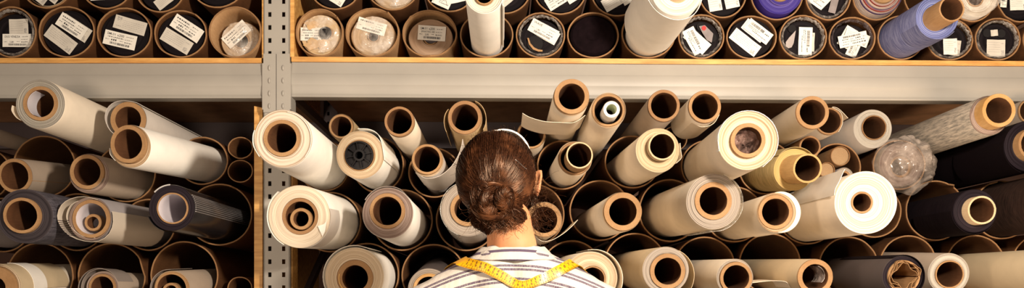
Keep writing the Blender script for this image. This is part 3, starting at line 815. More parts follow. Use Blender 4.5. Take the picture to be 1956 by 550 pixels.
obj('film_in_core', bm, film('brown_film', (.35, .22, .18), .45), r[0])
r = roll('R15', 'beige roll with a second smaller core pushed out, right of the head', 1098, 303, 33, 31, 27, 1.1, CREAM, eTAN, mouth='sa', p=.002, core=KRD)
roll('R15b', 'pale core pushed out of the beige roll right of the head', 1107, 296.5, 25.5, 25.5, 22.5, 1.135, KR, KR, core=cardboard('pale_core_board', (.58, .42, .25), (.66, .50, .32)), back=-.265, mt=(1090, 327.5), name='cardboard_core', cat='cardboard core')
r = roll('R16', 'plain cream roll with a broad flat core end, below the twin-core roll', 1188, 405, 38, 36.5, 26, 1.15, CREAM, eTAN, mouth='ro', coff=(2, -1), p=.006)
r = roll('R17', 'cream roll with clear film round a grey edge, middle of the right bay', 1363, 385, 53, 36, 26.5, 1.19, CREAM, eSIL, mouth='rp', coff=(-1, -1), p=.004)
flap(r[0], r[1], arc(54, 70, -100, 57, c=(1, 0)), -.3, .004, film('clear_sleeve', (.8, .78, .72), .45), name='clear_sleeve')
r = roll('R18', 'cream roll with an oval pale outer turn, beside the huge white roll', 1483, 406, 38, 33, 25.5, 1.17, CREAM, eTAN, mouth='rq', coff=(-2, -1), p=.002)
crescent(r[0], r[1], 38, 95, -85, 8.5, CREAM)
r = roll('R19', 'huge bright white roll with a small brown core', 1654, 387, 60, 21, 17, 1.19, CREAM, layers('bright_white_edge', (.42, .37, .31), (.72, .67, .60), 300, off=1), mouth='rr', coff=(-4, -1), p=-.012, tele=.014)
flap(r[0], r[1], [(-60, -14), (-58, -26), (-50, -42), (-44, -56), (-40, -64)], -.4, .0, WHITE)
r = roll('R20', 'yellow roll with a long protruding cardboard core', 1517, 324, 40, 27, 23, 1.09, YEL, eYEL, mouth='sd', coff=(-1, 0), p=.115, core=cardboard('yellowish_core_board', (.52, .31, .12), (.60, .38, .16)))
flap(r[0], r[1], arc(41, 140, 40, 43), -.35, .006, YEL)
r = roll('R21', 'cream roll with a thick flat brown core end, under the beam right of centre', 1550, 216, 31.5, 31.5, 24, 1.09, CREAM, eTAU, coff=(2, -1), p=.01)
r = roll('R22', 'brown-cored cream roll behind the thick-cored one, loose sheet at its right', 1582, 232, 26.5, 26, 22.5, 1.02, CREAM, eTAN, p=.006, core=KRD)
flap(r[0], r[1], [(20, 20), (28, 2), (24, -18), (8, -27), (20, -24), (38, -6)], -.3, .0, CREAM)
roll('R23', 'small empty brown core above the yellow roll', 1547, 280, 20.5, 20.5, 17, 1.03, KRD, KRD, core=KRD, name='cardboard_core', cat='cardboard core')
CAPB = cardboard('core_end_disc', (.30, .19, .10), (.36, .24, .13))
def capped(label, x, y, R, k=1.0):
    r = roll('x', label, x, y, R, R-.4, R-2.2, k, KRD, KRD, core=KRD, back=.3, p=.002, Ym=YM, name='cardboard_core', cat='cardboard core', mouth='se')
    bm = bmesh.new(); lathe(bm, [(.0005, -.004, 0), ((R-1.8)*r[1], -.004, 0), ((R-1.8)*r[1], -.012, 0), (.0005, -.012, 0)], 32); obj('end_disc', bm, CAPB, r[0])
capped('upper of the three small closed cores inside one brown tube', 1605, 298, 19, 1.005); capped('left lower small closed core half hidden by the yellow roll', 1579.5, 325, 15.5, 1.005)
r = roll('R26', 'small grey spiral roll peeping over the huge white roll', 1612.5, 337, 17.5, 11, 7, 1.005, LILAC, eSIL, back=.3, mouth='se')
r = roll('R27', 'grey-beige roll with a thin core next to the bagged roll', 1667, 246, 37, 23.5, 21.5, 1.02, SILV, eGREY, coff=(2, -2), p=.004, core=KRD)
r = roll('R28', 'heathered grey roll with a long brown core at upper right', 1889, 221, 38, 31.5, 24, 1.1, HEATH, eTAU, coff=(4, -5), p=.045, core=cardboard('golden_core_board', (.42, .22, .06), (.58, .37, .18)))
flap(r[0], r[1], arc(31, 230, 355, 36, c=(2, 2)), -.2, -.004, TAUPE)
r = roll('R29', 'large black roll with a brown core at the right edge', 1967, 279, 49, 31.5, 26, 1.1, BLACKF, eNAV, coff=(-1, -1), p=.03, back=.7)
flap(r[0], r[1], arc(51.5, 170, 250, 54), -.3, .004, BLACKF)
r = roll('R30', 'brownish roll cut off by the right edge under the beam', 1967, 213, 24, 23.5, 20.5, 1.05, GREIGE, eTAU, p=.006)
r = roll('R31', 'black roll with a pale protruding core, lower right', 1862, 403, 42, 27, 23, 1.095, NAVY, eNAV, mouth='rt', coff=(2, 0), p=.035, core=cardboard('pale_core_board', (.58, .42, .25), (.66, .50, .32)))
flap(r[0], r[1], arc(42.5, 320, 180, 45), -.3, .002, NAVY)
r = roll('R32', 'dark brown ribbed roll leaving the frame at the right edge', 2090, 372, 60, 34, 27, 1.18, BROWN, eNAV, mouth='ru')
r = roll('R33', 'dark slate roll with a crumpled torn kraft core, bottom row', 1724, 527, 38.5, 31, 27, 1.16, SLATE, eNAV, mouth='rg', coff=(3, 1), p=.0, tele=.004)
s = r[1]; bm = bmesh.new()
for k, (rb_, am) in enumerate(((29, 3.2), (25.5, 4.6), (22, 3.4))):
    pts = [((rb_+am*math.sin(4*t+k*.7)+mnoise.noise(Vector((math.cos(t)*3, math.sin(t)*3, k)))*3)*s*math.cos(t)+3*s, (rb_+am*math.sin(4*t+k*.7)+mnoise.noise(Vector((math.cos(t)*3, math.sin(t)*3, k)))*3)*s*math.sin(t)) for t in [2*PI*i/60 for i in range(60)]]
    strip(bm, pts, -.15, .006-.003*k, .0012, .003, 3)
obj('crumpled_kraft_liner', bm, KR, r[0])
flap(r[0], r[1], arc(39.5, 120, -60, 42), -.5, .004, NAVY, name='dark_wrapper')
r = roll('R34', 'roll with a pale grey edge and thin core, bottom row right', 1812, 523, 39.5, 27, 24, 1.12, GREIGE, eGREY, mouth='rh', coff=(1, 1), p=.004)
r = roll('R35', 'large plain beige roll leaving the frame at the bottom right', 2003, 516, 41, 30, 25, 1.15, OLIVE, eTAN, mouth='ri')
r = roll('R36', 'small beige roll with a grey edge, bottom row centre right', 1404, 530, 35.5, 31, 24.5, 1.12, CREAM, eSIL, mouth='re', coff=(1, 1), p=.008)
r = roll('R37', 'beige roll with a curl of clear film in its core, bottom row', 1556, 529, 34.5, 34, 24.5, 1.15, OLIVE, eTAN, mouth='rf', p=.006)
bm = bmesh.new(); strip(bm, smoothpts([(x*r[1], -y*r[1]) for x, y in arc(21.5, 75, -40, 16)]), -.08, .004, .0008); obj('film_in_core', bm, film('clear_core_film', (.75, .65, .6), .5), r[0])
flap(r[0], r[1], [(-28, 22), (-38, 10), (-66, 8), (-104, 12)], -.22, -.08, CREAM)
r = roll('R38', 'olive-cream roll with a loose outer turn, bottom row right of the person', 1272, 516, 45, 34, 25.5, 1.17, OLIVE, eSIL, mouth='rd', coff=(3, 2), p=.004)
flap(r[0], r[1], arc(46, 75, -70, 61, c=(1, 4)), -.35, -.006, OLIVE)
r = roll('R39', 'cream roll with a thick spiral edge behind the person\'s right shoulder', 1128, 531, 51, 25, 22, 1.2, CREAM, eCR, mouth='rc', coff=(4, 2), p=.0)
flap(r[0], r[1], arc(54, 100, -60, 60, c=(4, 0)), -.35, -.003, CREAM)
r = roll('R40', 'beige roll with a long curled tail right of the neck', 1039, 420, 34.5, 33, 25, 1.11, CREAM, eTAN, mouth='rn', p=.006)
flap(r[0], r[1], [(-20, 26), (-4, 40), (16, 38), (38, 26), (56, 11), (68, -2)], -.31, -.01, CREAM, cut1=.04)
r = roll('R41', 'silvery roll in clear film half hidden by the hair bun', 894, 400, 51.5, 33, 25, 1.12, SILV, eSIL, mouth='rm', coff=(-1, -1), p=.0, tele=.008)
flap(r[0], r[1], arc(52.5, 250, 10, 53), -.4, .004, film('clear_sleeve', (.8, .78, .72), .45), name='clear_sleeve')
r = roll('R42', 'white roll with a dark taupe layered edge left of the bun', 741, 407, 49, 34, 27, 1.15, WHITE, eTAU, mouth='rl', coff=(-1, -4), p=.003)
flap(r[0], r[1], arc(50, 150, 60, 51), -.3, .003, TAUPE)
r = roll('R43', 'big cream roll with a small core nested in a dark core, beside the upright', 572, 414, 60, 35, 28, 1.15, WHITE, layers('creamy_edge', (.50, .41, .30), (.68, .59, .47), 330), mouth='rk', coff=(1, -1), p=-.002, core=KRD)
s = r[1]; bm = bmesh.new(); strip(bm, smoothpts([(x*s, -y*s) for x, y in arc(60.6, 15, -70, 60.8)]), -.12, .002, .0008); obj('silver_patch', bm, SILV, r[0])
bm = bmesh.new(); f = [bm.verts.new((x*s, -y*s, .006)) for x, y in ((36, 18), (48, 14), (53, 8), (50, 28), (45, 38))]; bm.faces.new(f); e_ = bmesh.ops.extrude_face_region(bm, geom=bm.faces[:])
for v in e_['geom']:
    if isinstance(v, bmesh.types.BMVert): v.co.z -= .0008
obj('paper_scrap', bm, PAPER, r[0])
flap(r[0], r[1], arc(61, 240, 130, 62.5), -.3, .003, WHITE)
roll('R43b', 'small brown core nested inside the big cream roll beside the upright', 575, 418, 20.5, 20.5, 14.5, 1.15, KR, KR, back=-.36, name='cardboard_core', cat='cardboard core')
r = roll('R44', 'cream roll with yellow tape inside its core, bottom row near the upright', 677, 529, 56.5, 35, 24.5, 1.1, WHITE, layers('tan_cream_edge', (.44, .34, .23), (.62, .52, .39), 330, off=4), mouth='ra', coff=(1, 2), p=-.002)
flap(r[0], r[1], arc(57.5, 250, 60, 62, c=(-1, 1)), -.3, -.002, WHITE)
bm = bmesh.new(); strip(bm, smoothpts([(x*r[1], -y*r[1]) for x, y in arc(31, 165, 235, c=(1, 2))]), -.02, .0015, .002); obj('yellow_tape', bm, plain('yellow_tape', (.75, .42, .05), .4), r[0])
r = roll('R45', 'grey roll with a golden core at the person\'s left shoulder', 820, 553, 41, 31, 25, 1.06, SLATE, eSIL, mouth='rb', coff=(0, 0), p=.006, core=cardboard('golden_core_board', (.42, .22, .06), (.58, .37, .18)))
r = roll('R46', 'roll bagged in crumpled clear plastic, right of the huge white roll', 1721.4, 313.8, 42, 21, 16, 1.005, GREIGE, eTAU, mouth='sf', coff=(0, 4), p=-.01, core=KRD)
s = r[1]; bm = bmesh.new(); sd = 3.3; n = 34; V = {}
for i in range(n+1):
    for j in range(n+1):
        x = i/n*2-1; y = j/n*2-1; u = x*math.sqrt(1-y*y/2); v = y*math.sqrt(1-x*x/2); q = math.hypot(u, v)
        wob = 1+mnoise.noise(Vector((u*2.0, v*2.0, 7)))*.12
        z = .055*(1-q**4)+mnoise.noise(Vector((u*2+sd, v*2, 1)))*.03+abs(mnoise.noise(Vector((u*3.4+v*1.5+sd, v*3.4-u, 4))))*.03
        V[i, j] = bm.verts.new((u*58*s*wob-7*s, v*55*s*wob-5*s, .045+z))
for i in range(n):
    for j in range(n): bm.faces.new((V[i, j], V[i+1, j], V[i+1, j+1], V[i, j+1]))
obj('plastic_bag', bm, film('bag_film', (.46, .39, .34), .5, .22, 9), r[0])
# ------------------------------------------------------------ upper deck
TL = {}
names = {'c1':'bag-lined tube at the left edge', 'c2':'tube with two tilted labels, second from the left edge', 'c3':'tube with two near-parallel labels, third from left', 'c4':'tube with the split rim, fourth from left', 'c5':'pale tube left against the steel upright holding a bagged beige roll',
'c6':'tube right against the steel upright holding a torn cream package', 'c7':'tube holding the glossy bagged beige roll', 'c8':'tube holding the taupe roll with one centred label', 'c9':'tube holding the slim white roll', 'c10':'bag-lined tube right of the slim white roll', 'c11':'tube stuffed with black cloth, without a label',
'c12':'tube holding the thick white roll', 'c13':'bag-lined tube with the red dot inside', 'c14':'tube with two labels right of the red-dot tube', 'c15':'bag-lined tube with one upright label', 'c16':'tube with a bundle of overlapping labels left of the blue roll', 'c17':'tube holding the blue roll',
'c18':'bag-lined tube half behind the blue roll', 'c19':'bag-lined tube with one square label near the right edge', 'c20':'tube cut off by the right edge, bottom row of upper deck',
'a0':'tube in the upper row cut by the left edge', 'a1':'tube in the upper row with a pale papered roll', 'a2':'tube in the upper row, third from the left edge', 'a3':'tube in the upper row with one slanted label', 'a4':'tube in the upper row next left of the upright',
'b1':'tube in the upper row next right of the upright', 'b2':'tube in the upper row with the beige roll', 'b3':'tube in the upper row left of the slim white roll', 'b4':'tube in the upper row right of the slim white roll', 'b5':'tube in the upper row above the loop-handled roll', 'b6':'tube in the upper row left of the thick white roll', 'b6b':'tube in the upper row behind the thick white roll',
'b7':'tube in the upper row with two labels, left of the purple roll', 'b8':'tube in the upper row holding the purple roll', 'b9':'bag-lined tube in the upper row right of the purple roll', 'b10':'tube in the upper row holding the striped roll', 'b10b':'tube in the upper row behind the blue roll', 'b11':'tube in the upper row holding the white bagged roll', 'b12':'tube in the upper row at the right edge'}
for k, v in TT.items():
    if k not in names: continue
    cx, cy, rx, ry = v
    tube(k, v, YT, 'brown cardboard '+names[k], length=.95, pale=k in ('c5', 'c6', 'c7', 'c8'), tears={'c4':[(.85, .18, .012)], 'c8':[(-1.5, .25, .012), (2.4, .06, .014)], 'c7':[(.9, .05, .014)], 'c6':[(.7, .06, .012)]}.get(k, ()))
PF = film('clear_bag', (.85, .80, .74), .26, .12, 14); LIN = film('grey_bag_edge', (.42, .38, .35), .85, .25, 60); BEI = fabric('beige_cloth', (.50, .38, .25)); eBEI = layers('beige_edge', (.36, .25, .15), (.48, .35, .22))
eBL = layers('matt_black_edge', (.003, .002, .003), (.010, .007, .009)); PG = plain('grey_label_paper', (.55, .52, .46), .6, 0, .06, 30, .0002)
D = dict
recessed('c1', 'black roll with a DUO VENEZIA label in the bag-lined tube at the left edge', .02, .9, BLACKF, eBL, [(37, 52, 36, 30, 2, D(style='form', seed=3, mat=PG)), (36, 81, 65, 27, 0, D(head='DUO VENEZIA', sub=(' ', '1,80'), seed=1))], liner=LIN)
recessed('c2', 'black roll with two tilted labels side by side, second tube from left', .012, .96, BLACKF, eBL, [(117.5, 76, 62, 27, -37, D(style='form', seed=5, mat=PG)), (146, 55, 62, 28, -33, D(style='form', seed=6, mat=PG)), (140, 52, 58, 27, -33, D(seed=7))])
recessed('c3', 'black roll with two parallel labels sloping down right, third tube from left', .012, .96, BLACKF, eBL, [(250, 48.5, 64, 26, -16, D(style='form', seed=8, flip=True, mat=PG)), (231, 78, 64, 28, -13, D(head='SM.01 x200', seed=9))])
recessed('c4', 'black roll with two parallel labels in the tube with the split rim', .012, .94, BLACKF, eBL, [(338, 80, 64, 27, -31, D(style='form', seed=10, mat=PG)), (362, 57, 60, 28, -33, D(style=None)), (358, 55, 58, 27, -33, D(seed=11))])
recessed('c5', 'beige roll in clear wrap with one label rising right, left of the upright', .07, .84, BEI, eBEI, [(452, 66, 54, 27, 42, D(seed=12, flip=True, lift=.035) if False else D(seed=12))], ro=.42, wrap=(PF, .3))
recessed('c6', 'cream paper package with a torn cover and one label, right of the upright', .02, .92, CREAM, layers('paper_package_edge', (.50, .34, .17), (.62, .48, .30), 60), [(592, 66, 46, 27, -1, D(seed=13))], ro=.36, wrap=(PF, .4), off=(.0, 0))
recessed('c7', 'beige roll in shiny clear wrap with a SESAMO label', .03, .9, BEI, eBEI, [(710, 50, 60, 24, -16, D(head=None, sub=(' ', ' ', 'SESAMO'), seed=14))], ro=.3, wrap=(PF, .8))
recessed('c8', 'taupe roll with a centred SM.01 x200 label', .035, .88, TAUPE, layers('taupe_flat_edge', (.30, .20, .13), (.36, .25, .17)), [(825, 64, 53, 28, -4, D(head='SM.01 x200', sub=('SMARTING 300', '2,00', 'BLAHO'), seed=15))], ro=.36, ri=.0, wrap=None)
recessed('c10', 'black roll with a loop handle and a WAVE label, right of the slim white roll', .015, .88, BLACKF, eBL, [(1041, 63, 54, 25, -30, D(style=None)), (1038, 60, 56, 26, -28, D(head='WAVE', sub=(' ', '1,80'), seed=16))], liner=LIN)
recessed('c11', 'black cloth bundle filling a tube, without any label', .004, .96, BLACKF, plain('black_pile', (.006, .003, .004), .9, 0, .3, 60, spec=.05), [], bulge=.012)
recessed('c13', 'black roll with a red dot sticker on its grey tongue', .014, .88, BLACKF, eBL, [(1331, 79, 50, 26, -42, D(style=None)), (1324, 80, 54, 25, -62, D(style='bars', seed=17))], liner=LIN)
recessed('c14', 'black roll with two parallel sloping labels, right of the red dot roll', .012, .95, BLACKF, eBL, [(1422, 82, 64, 25, -38, D(style='form', seed=18)), (1441, 56, 60, 26, -38, D(style=None)), (1448, 61, 58, 25, -37, D(style='bars', seed=19))])
recessed('c15', 'black roll with one upright label and a grey tongue', .012, .9, BLACKF, eBL, [(1544, 81, 36, 22, 88, D(style='form', seed=30, mat=PG)), (1537, 80, 54, 26, 88, D(style='bars', seed=20, flip=True))], liner=LIN)
recessed('c16', 'dark roll under a bundle of overlapping labels', .03, .9, BLACKF, eBL, [(1618, 72, 40, 24, 60, D(style='form', seed=21)), (1632, 92, 46, 22, 65, D(style='bars', seed=22)), (1634, 74, 48, 24, -20, D(style='form', seed=24)), (1626, 78, 55, 23, 12, D(head=None, seed=23, flip=True))], liner=film('dark_bag', (.10, .08, .09), .6, .2, 40))
recessed('c18', 'black roll with two labels half behind the blue roll', .014, .88, BLACKF, eBL, [(1821, 92, 26, 30, -8, D(style='form', seed=25, mat=PG)), (1813, 90, 26, 30, 2, D(style='form', seed=26))], liner=LIN)
recessed('c19', 'black roll with one square label below two holes', .012, .9, BLACKF, eBL, [(1901, 94, 38, 34, -1, D(style='form', seed=27, mat=PG)), (1897, 64, 14, 12, 5, D(style=None, mat=PG))], liner=LIN)
recessed('c20', 'black roll in the tube cut by the right edge', .012, .9, BLACKF, eBL)
recessed('a0', 'black roll with a pale label at the upper left corner', .012, .92, BLACKF, eBL, [(12, -5, 30, 20, -20, D(style='form', seed=40, mat=PG))])
recessed('a1', 'roll end covered by two large pale sheets, upper left', .008, .96, BEI, eBL, [(70, 2, 60, 40, -38, D(style='form', seed=41, mat=PG)), (106, -8, 66, 44, -38, D(style='form', seed=42, mat=PG))])
recessed('a2', 'black roll with a narrow label, upper row third from left', .012, .94, BLACKF, eBL, [(189, -6, 40, 20, 4, D(style='form', seed=43))])
recessed('a3', 'black roll with one label rising right, upper row', .012, .92, BLACKF, eBL, [(318, 7, 52, 24, 38, D(style='form', seed=44, mat=PG))])
recessed('a4', 'black roll with a label cut by the frame, next left of the upright', .012, .95, BLACKF, eBL, [(432, -7, 60, 22, -3, D(seed=45))])
recessed('b1', 'black roll with a label corner at top, next right of the upright', .012, .94, BLACKF, eBL, [(640, -2, 44, 22, -32, D(style='form', seed=46))])
recessed('b2', 'beige papered roll in the upper row', .02, .94, BEI, eBEI, [], ro=.3, wrap=(PF, .4))
recessed('b3', 'black roll with two labels, upper row left of the slim white roll', .012, .94, BLACKF, eBL, [(836, 2, 36, 26, 65, D(style='form', seed=47)), (846, 4, 36, 28, -25, D(style='bars', seed=48)), (872, -2, 40, 18, 12, D(style=None))])
recessed('b4', 'black roll with a small label, upper row right of the slim white roll', .012, .95, BLACKF, eBL, [(966, -4, 30, 26, 40, D(style='form', seed=49, mat=PG))])
recessed('b5', 'black roll with two labels above the loop-handled roll', .012, .95, BLACKF, eBL, [(1062, 4, 46, 26, 32, D(seed=50, flip=True)), (1098, -6, 34, 20, 32, D(style='form', seed=51))])
recessed('b6', 'black roll with two labels, upper row left of the thick white roll', .012, .95, BLACKF, eBL, [(1170, 5, 44, 26, 30, D(style='form', seed=52)), (1203, -6, 36, 22, 30, D(style='form', seed=53))])
recessed('b7', 'black roll with two labels, left of the purple roll', .012, .94, BLACKF, eBL, [(1363, 8, 28, 34, 10, D(style='form', seed=54)), (1398, 3, 30, 32, 12, D(style='form', seed=55))])
recessed('b9', 'black roll with two labels and a grey tongue, right of the purple roll', .014, .9, BLACKF, eBL, [(1572, 0, 34, 22, 45, D(style='bars', seed=56)), (1556, 4, 40, 26, -35, D(style='bars', seed=57)), (1590, 12, 14, 30, -15, D(style=None, mat=plain('grey_tongue', (.22, .19, .19), .6)))], liner=LIN)
recessed('b12', 'black roll with a plain label at the upper right corner', .012, .94, BLACKF, eBL, [(1944, 6, 32, 28, 2, D(style='form', seed=58)), (1910, 8, 14, 20, -5, D(style='bars', seed=59))])
def find(lbl): return next(o for o in bpy.data.objects if o.get('label', '').startswith(lbl))
def tongue(parent, pts, m, name, rec=.012, lift=.006, th=.002):
    s = (YT+rec)/FPX; bm = bmesh.new(); inv = parent.matrix_world.inverted()
    q = [inv @ (P(x, y, YT+rec)+Vector((0, -lift, 0))) for x, y in pts]
    A = [bm.verts.new(p) for p in q]; B = [bm.verts.new(p-Vector((0, 0, th))) for p in q]; bm.faces.new(A); bm.faces.new(B)
    for i in range(len(A)): bm.faces.new((A[i], A[(i+1) % len(A)], B[(i+1) % len(A)], B[i]))
    return obj(name, bm, m, parent, False)
def disc(parent, cx, cy, r, m, name, rec=.012, lift=.009, th=.003, n=20):
    return tongue(parent, [(cx+r*math.cos(2*PI*i/n), cy+r*math.sin(2*PI*i/n)) for i in range(n)], m, name, rec, lift, th)
TNG = plain('grey_tongue', (.22, .19, .19), .6); HOLE = plain('hole_shade', (.003, .002, .003), .9, 0, 0)  # HOLE: flat black discs painting the darkness inside open holes
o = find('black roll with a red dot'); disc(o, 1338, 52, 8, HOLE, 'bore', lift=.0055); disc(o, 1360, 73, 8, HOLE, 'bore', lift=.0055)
tongue(o, [(1334, 52), (1345, 50), (1361, 66), (1358, 83), (1349, 78), (1340, 64)], TNG, 'tongue', lift=.011); disc(o, 1343, 56, 4.2, plain('red_sticker', (.62, .012, .01), .5), 'red_dot', lift=.014)
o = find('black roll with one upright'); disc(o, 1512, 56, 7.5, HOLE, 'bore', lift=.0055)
tongue(o, [(1518, 60), (1514, 84), (1510, 92), (1504, 94), (1499, 90), (1499, 82), (1505, 74)], plain('pale_tongue', (.36, .32, .31), .6), 'tongue', lift=.011)
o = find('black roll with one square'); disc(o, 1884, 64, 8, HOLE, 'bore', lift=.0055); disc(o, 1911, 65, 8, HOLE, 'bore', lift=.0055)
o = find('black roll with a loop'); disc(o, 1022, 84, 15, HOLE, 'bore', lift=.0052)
tongue(o, [(1007, 74), (1010, 86), (1018, 96), (1028, 100), (1036, 100), (1036, 97), (1028, 96), (1020, 92), (1013, 84), (1010, 74)], KR, 'loop_handle', lift=.010)
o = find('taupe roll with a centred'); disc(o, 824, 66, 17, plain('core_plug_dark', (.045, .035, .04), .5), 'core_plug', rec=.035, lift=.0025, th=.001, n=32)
o = find('cream paper package')
s_ = YT/FPX
for k, (cx, cy, rr, a0) in enumerate(((596, 48, 12, .3), (617, 84, 12, 1.9), (598, 86, 14, 3.0))):
    pts = [(cx+rr*(1+.35*math.sin(i*2.4+k))*math.cos(i*PI/6+a0), cy+rr*.75*(1+.3*math.cos(i*1.9))*math.sin(i*PI/6+a0)) for i in range(12)]
    tongue(o, pts, plain('torn_ochre_paper', (.56, .35, .15), .7), 'torn_paper', rec=.02, lift=.006+.002*k, th=.001)
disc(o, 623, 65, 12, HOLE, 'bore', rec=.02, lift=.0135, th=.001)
disc(o, 627, 65, 11, KR, 'bore_lip', rec=.02, lift=.0105, th=.001)

# rolls that stick out of the upper tubes
r = roll('T1', 'slim bright white roll standing out of an upper tube, centre', 925, -10, 36.5, 18.5, 16, 1.17, WHITE, eWH, mouth='c9', Ym=YT, p=.0, tele=.012)
flap(r[0], r[1], [(37, -16), (38, 2), (34, 16), (37, 22)], -.6, -.0, WHITE)
r = roll('T2', 'thick white roll with a loose outer turn on the upper deck', 1294, -20, 50, 20, 17, 1.185, WHITE, eWH, mouth='c12', Ym=YT, coff=(2, 4), p=.02, tele=.006, back=.1, core=cardboard('pale_core_board', (.58, .42, .25), (.66, .50, .32)))
flap(r[0], r[1], [(-50, -50), (-59, -34), (-60, -8), (-53, 16), (-36, 38), (-10, 52), (18, 52), (41, 37), (52, 8), (52, -20)], -.4, -.02, WHITE, n=44)
BLUE = fabric('periwinkle_cloth', (.13, .15, .40), kind='yarn', col2=(.30, .32, .52)); eBLU = layers('periwinkle_edge', (.07, .09, .28), (.24, .27, .46), 300)
r = roll('T3', 'periwinkle blue roll with a long cardboard core on the upper deck', 1790, 33, 41.5, 24, 20.5, 1.087, BLUE, eBLU, mouth='c17', Ym=YT, coff=(0, 0), p=.085, tele=.012, back=.1)
flap(r[0], r[1], arc(42, 200, 320, 42.5), -.1, .003, BLUE)
PURP = fabric('deep_purple_cloth', (.035, .02, .19), .5); r = roll('T4', 'deep purple roll in an upper tube at the top of the frame', 1490, -16.5, 44, 20, 16, 1.01, PURP, layers('deep_purple_edge', (.03, .018, .17), (.09, .07, .28)), mouth='b8', Ym=YT, p=.01, back=.1)
flap(r[0], r[1], arc(26, 200, 340, 30), -.01, .006, plain('violet_cloth', (.16, .11, .33), .6))
STR = layers('striped_edge', (.12, .07, .12), (.42, .31, .24), 130, off=9); r = roll('T5', 'roll with red, navy and cream ringed edge on the upper deck', 1681, -13, 42.5, 24, 18, 1.01, fabric('striped_cloth', (.50, .36, .30), kind='yarn', col2=(.62, .55, .50)), STR, mouth='b10', Ym=YT, p=.03, back=.1, tele=-.02)
for rr_, cc in ((41, (.05, .03, .09)), (37, (.28, .03, .02)), (33, (.40, .32, .26)), (29, (.22, .03, .02))):
    bm = bmesh.new(); q = rr_*r[1]; zz = .004+.02*math.sin((42.5-rr_)/18*PI/2); lathe(bm, [(q+.0012, zz-.01, 0), (q+.001, zz, 0), (q-.001, zz, 0), (q-.0012, zz-.01, 0)], 48); obj('coloured_ring', bm, plain('ring_%d' % rr_, cc, .7), r[0])
r = roll('T6', 'white roll in shiny plastic wrap, upper deck at right', 1866, -8.5, 40.5, 16, 13, 1.01, WHITE, eWH, mouth='b11', Ym=YT, p=.004, back=.1, coff=(-4, 6))
s = r[1]; bm = bmesh.new(); n = 26; V = {}
for i in range(n+1):
    for j in range(n+1):
        x = i/n*2-1; y = j/n*2-1; u = x*math.sqrt(1-y*y/2); v = y*math.sqrt(1-x*x/2); q = math.hypot(u, v)
        z = .02+.03*(1-q**4)+abs(mnoise.noise(Vector((u*6, v*6, 9))))*.02
        V[i, j] = bm.verts.new((u*41*s, v*41*s, z if q < .97 else -.02))
for i in range(n):
    for j in range(n): bm.faces.new((V[i, j], V[i+1, j], V[i+1, j+1], V[i, j+1]))
obj('plastic_wrap', bm, PF, r[0])
# ------------------------------------------------------------ the person
PY = 1.86; SP = 1.80/FPX
PB = Vector((22*SP, PY, 0))
person = empty('person', PB, 'person seen from behind, brown hair bun, striped shirt, head bowed towards the rolls', 'person')
def caps(bm, a, b, ra, rb, seg=20):
    """tapered capsule"""
    a = Vector(a); b = Vector(b); d = b-a; L = d.length
    if L < 1e-6: d = Vector((0, 0, 1)); L = 1e-6
    M = Matrix.Translation(a) @ d.to_track_quat('Z', 'Y').to_matrix().to_4x4()
    rings = []; n = 6
    for i in range(n+1):
        t = -PI/2+PI/2*i/n; rings.append((max(.0003, ra*math.cos(t)), ra*math.sin(t)))
    for i in range(n+1):
        t = PI/2*i/n; rings.append((max(.0003, rb*math.cos(t)), L+rb*math.sin(t)))
    R = [[bm.verts.new(M @ Vector((r*math.cos(2*PI*k/seg), r*math.sin(2*PI*k/seg), z))) for k in range(seg)] for r, z in rings]
    for i in range(len(R)-1):
        for k in range(seg): bm.faces.new((R[i][k], R[i][(k+1) % seg], R[i+1][(k+1) % seg], R[i+1][k]))
    bm.faces.new(R[0][::-1]); bm.faces.new(R[-1])
def ell(bm, c, r, rot=(0, 0, 0), seg=32):
    from mathutils import Euler
    M = Matrix.Translation(c) @ Euler(rot).to_matrix().to_4x4() @ Matrix.Diagonal((*r, 1))
    bmesh.ops.create_uvsphere(bm, u_segments=seg, v_segments=seg//2, radius=1, matrix=M)
def blend(name, bm, voxel, smooth, mats, parent, fac=.6):
    me = bpy.data.meshes.new(name); bmesh.ops.recalc_face_normals(bm, faces=bm.faces[:]); bm.to_mesh(me); bm.free()
    o = bpy.data.objects.new(name, me); C.objects.link(o)
    m = o.modifiers.new('r', 'REMESH'); m.mode = 'VOXEL'; m.voxel_size = voxel
    s = o.modifiers.new('s', 'SMOOTH'); s.iterations = smooth; s.factor = fac
    me2 = bpy.data.meshes.new_from_object(o.evaluated_get(bpy.context.evaluated_depsgraph_get()))
    bpy.data.objects.remove(o); me2.name = name
    o = link(name, me2, mats, parent, False)
    for p in me2.polygons: p.use_smooth = True
    return o
def q(px, py, y=0.0):      # pixel at the person's depth -> person's local frame
    return Vector(((px-982)*SP, y, CZ-(py-VY)*SP))
HC = P(955, 350, 1.935)-PB       # head centre
SKIN, nt, bs = newmat('skin')
v = coord(nt); f = noise(nt, v, 12, 3)
nt.links.new(mix(nt, mapr(nt, f, .3, .7), (.44, .185, .085), (.54, .25, .12)), bs.inputs['Base Color'])
bs.inputs['Subsurface Weight'].default_value = .35; bs.inputs['Subsurface Radius'].default_value = (.02, .007, .003); bs.inputs['Subsurface Scale'].default_value = .6
bs.inputs['Roughness'].default_value = .6; bs.inputs['Specular IOR Level'].default_value = .3; bump(nt, noise(nt, v, 500, 2), .3, .0004, bs)
bm = bmesh.new()
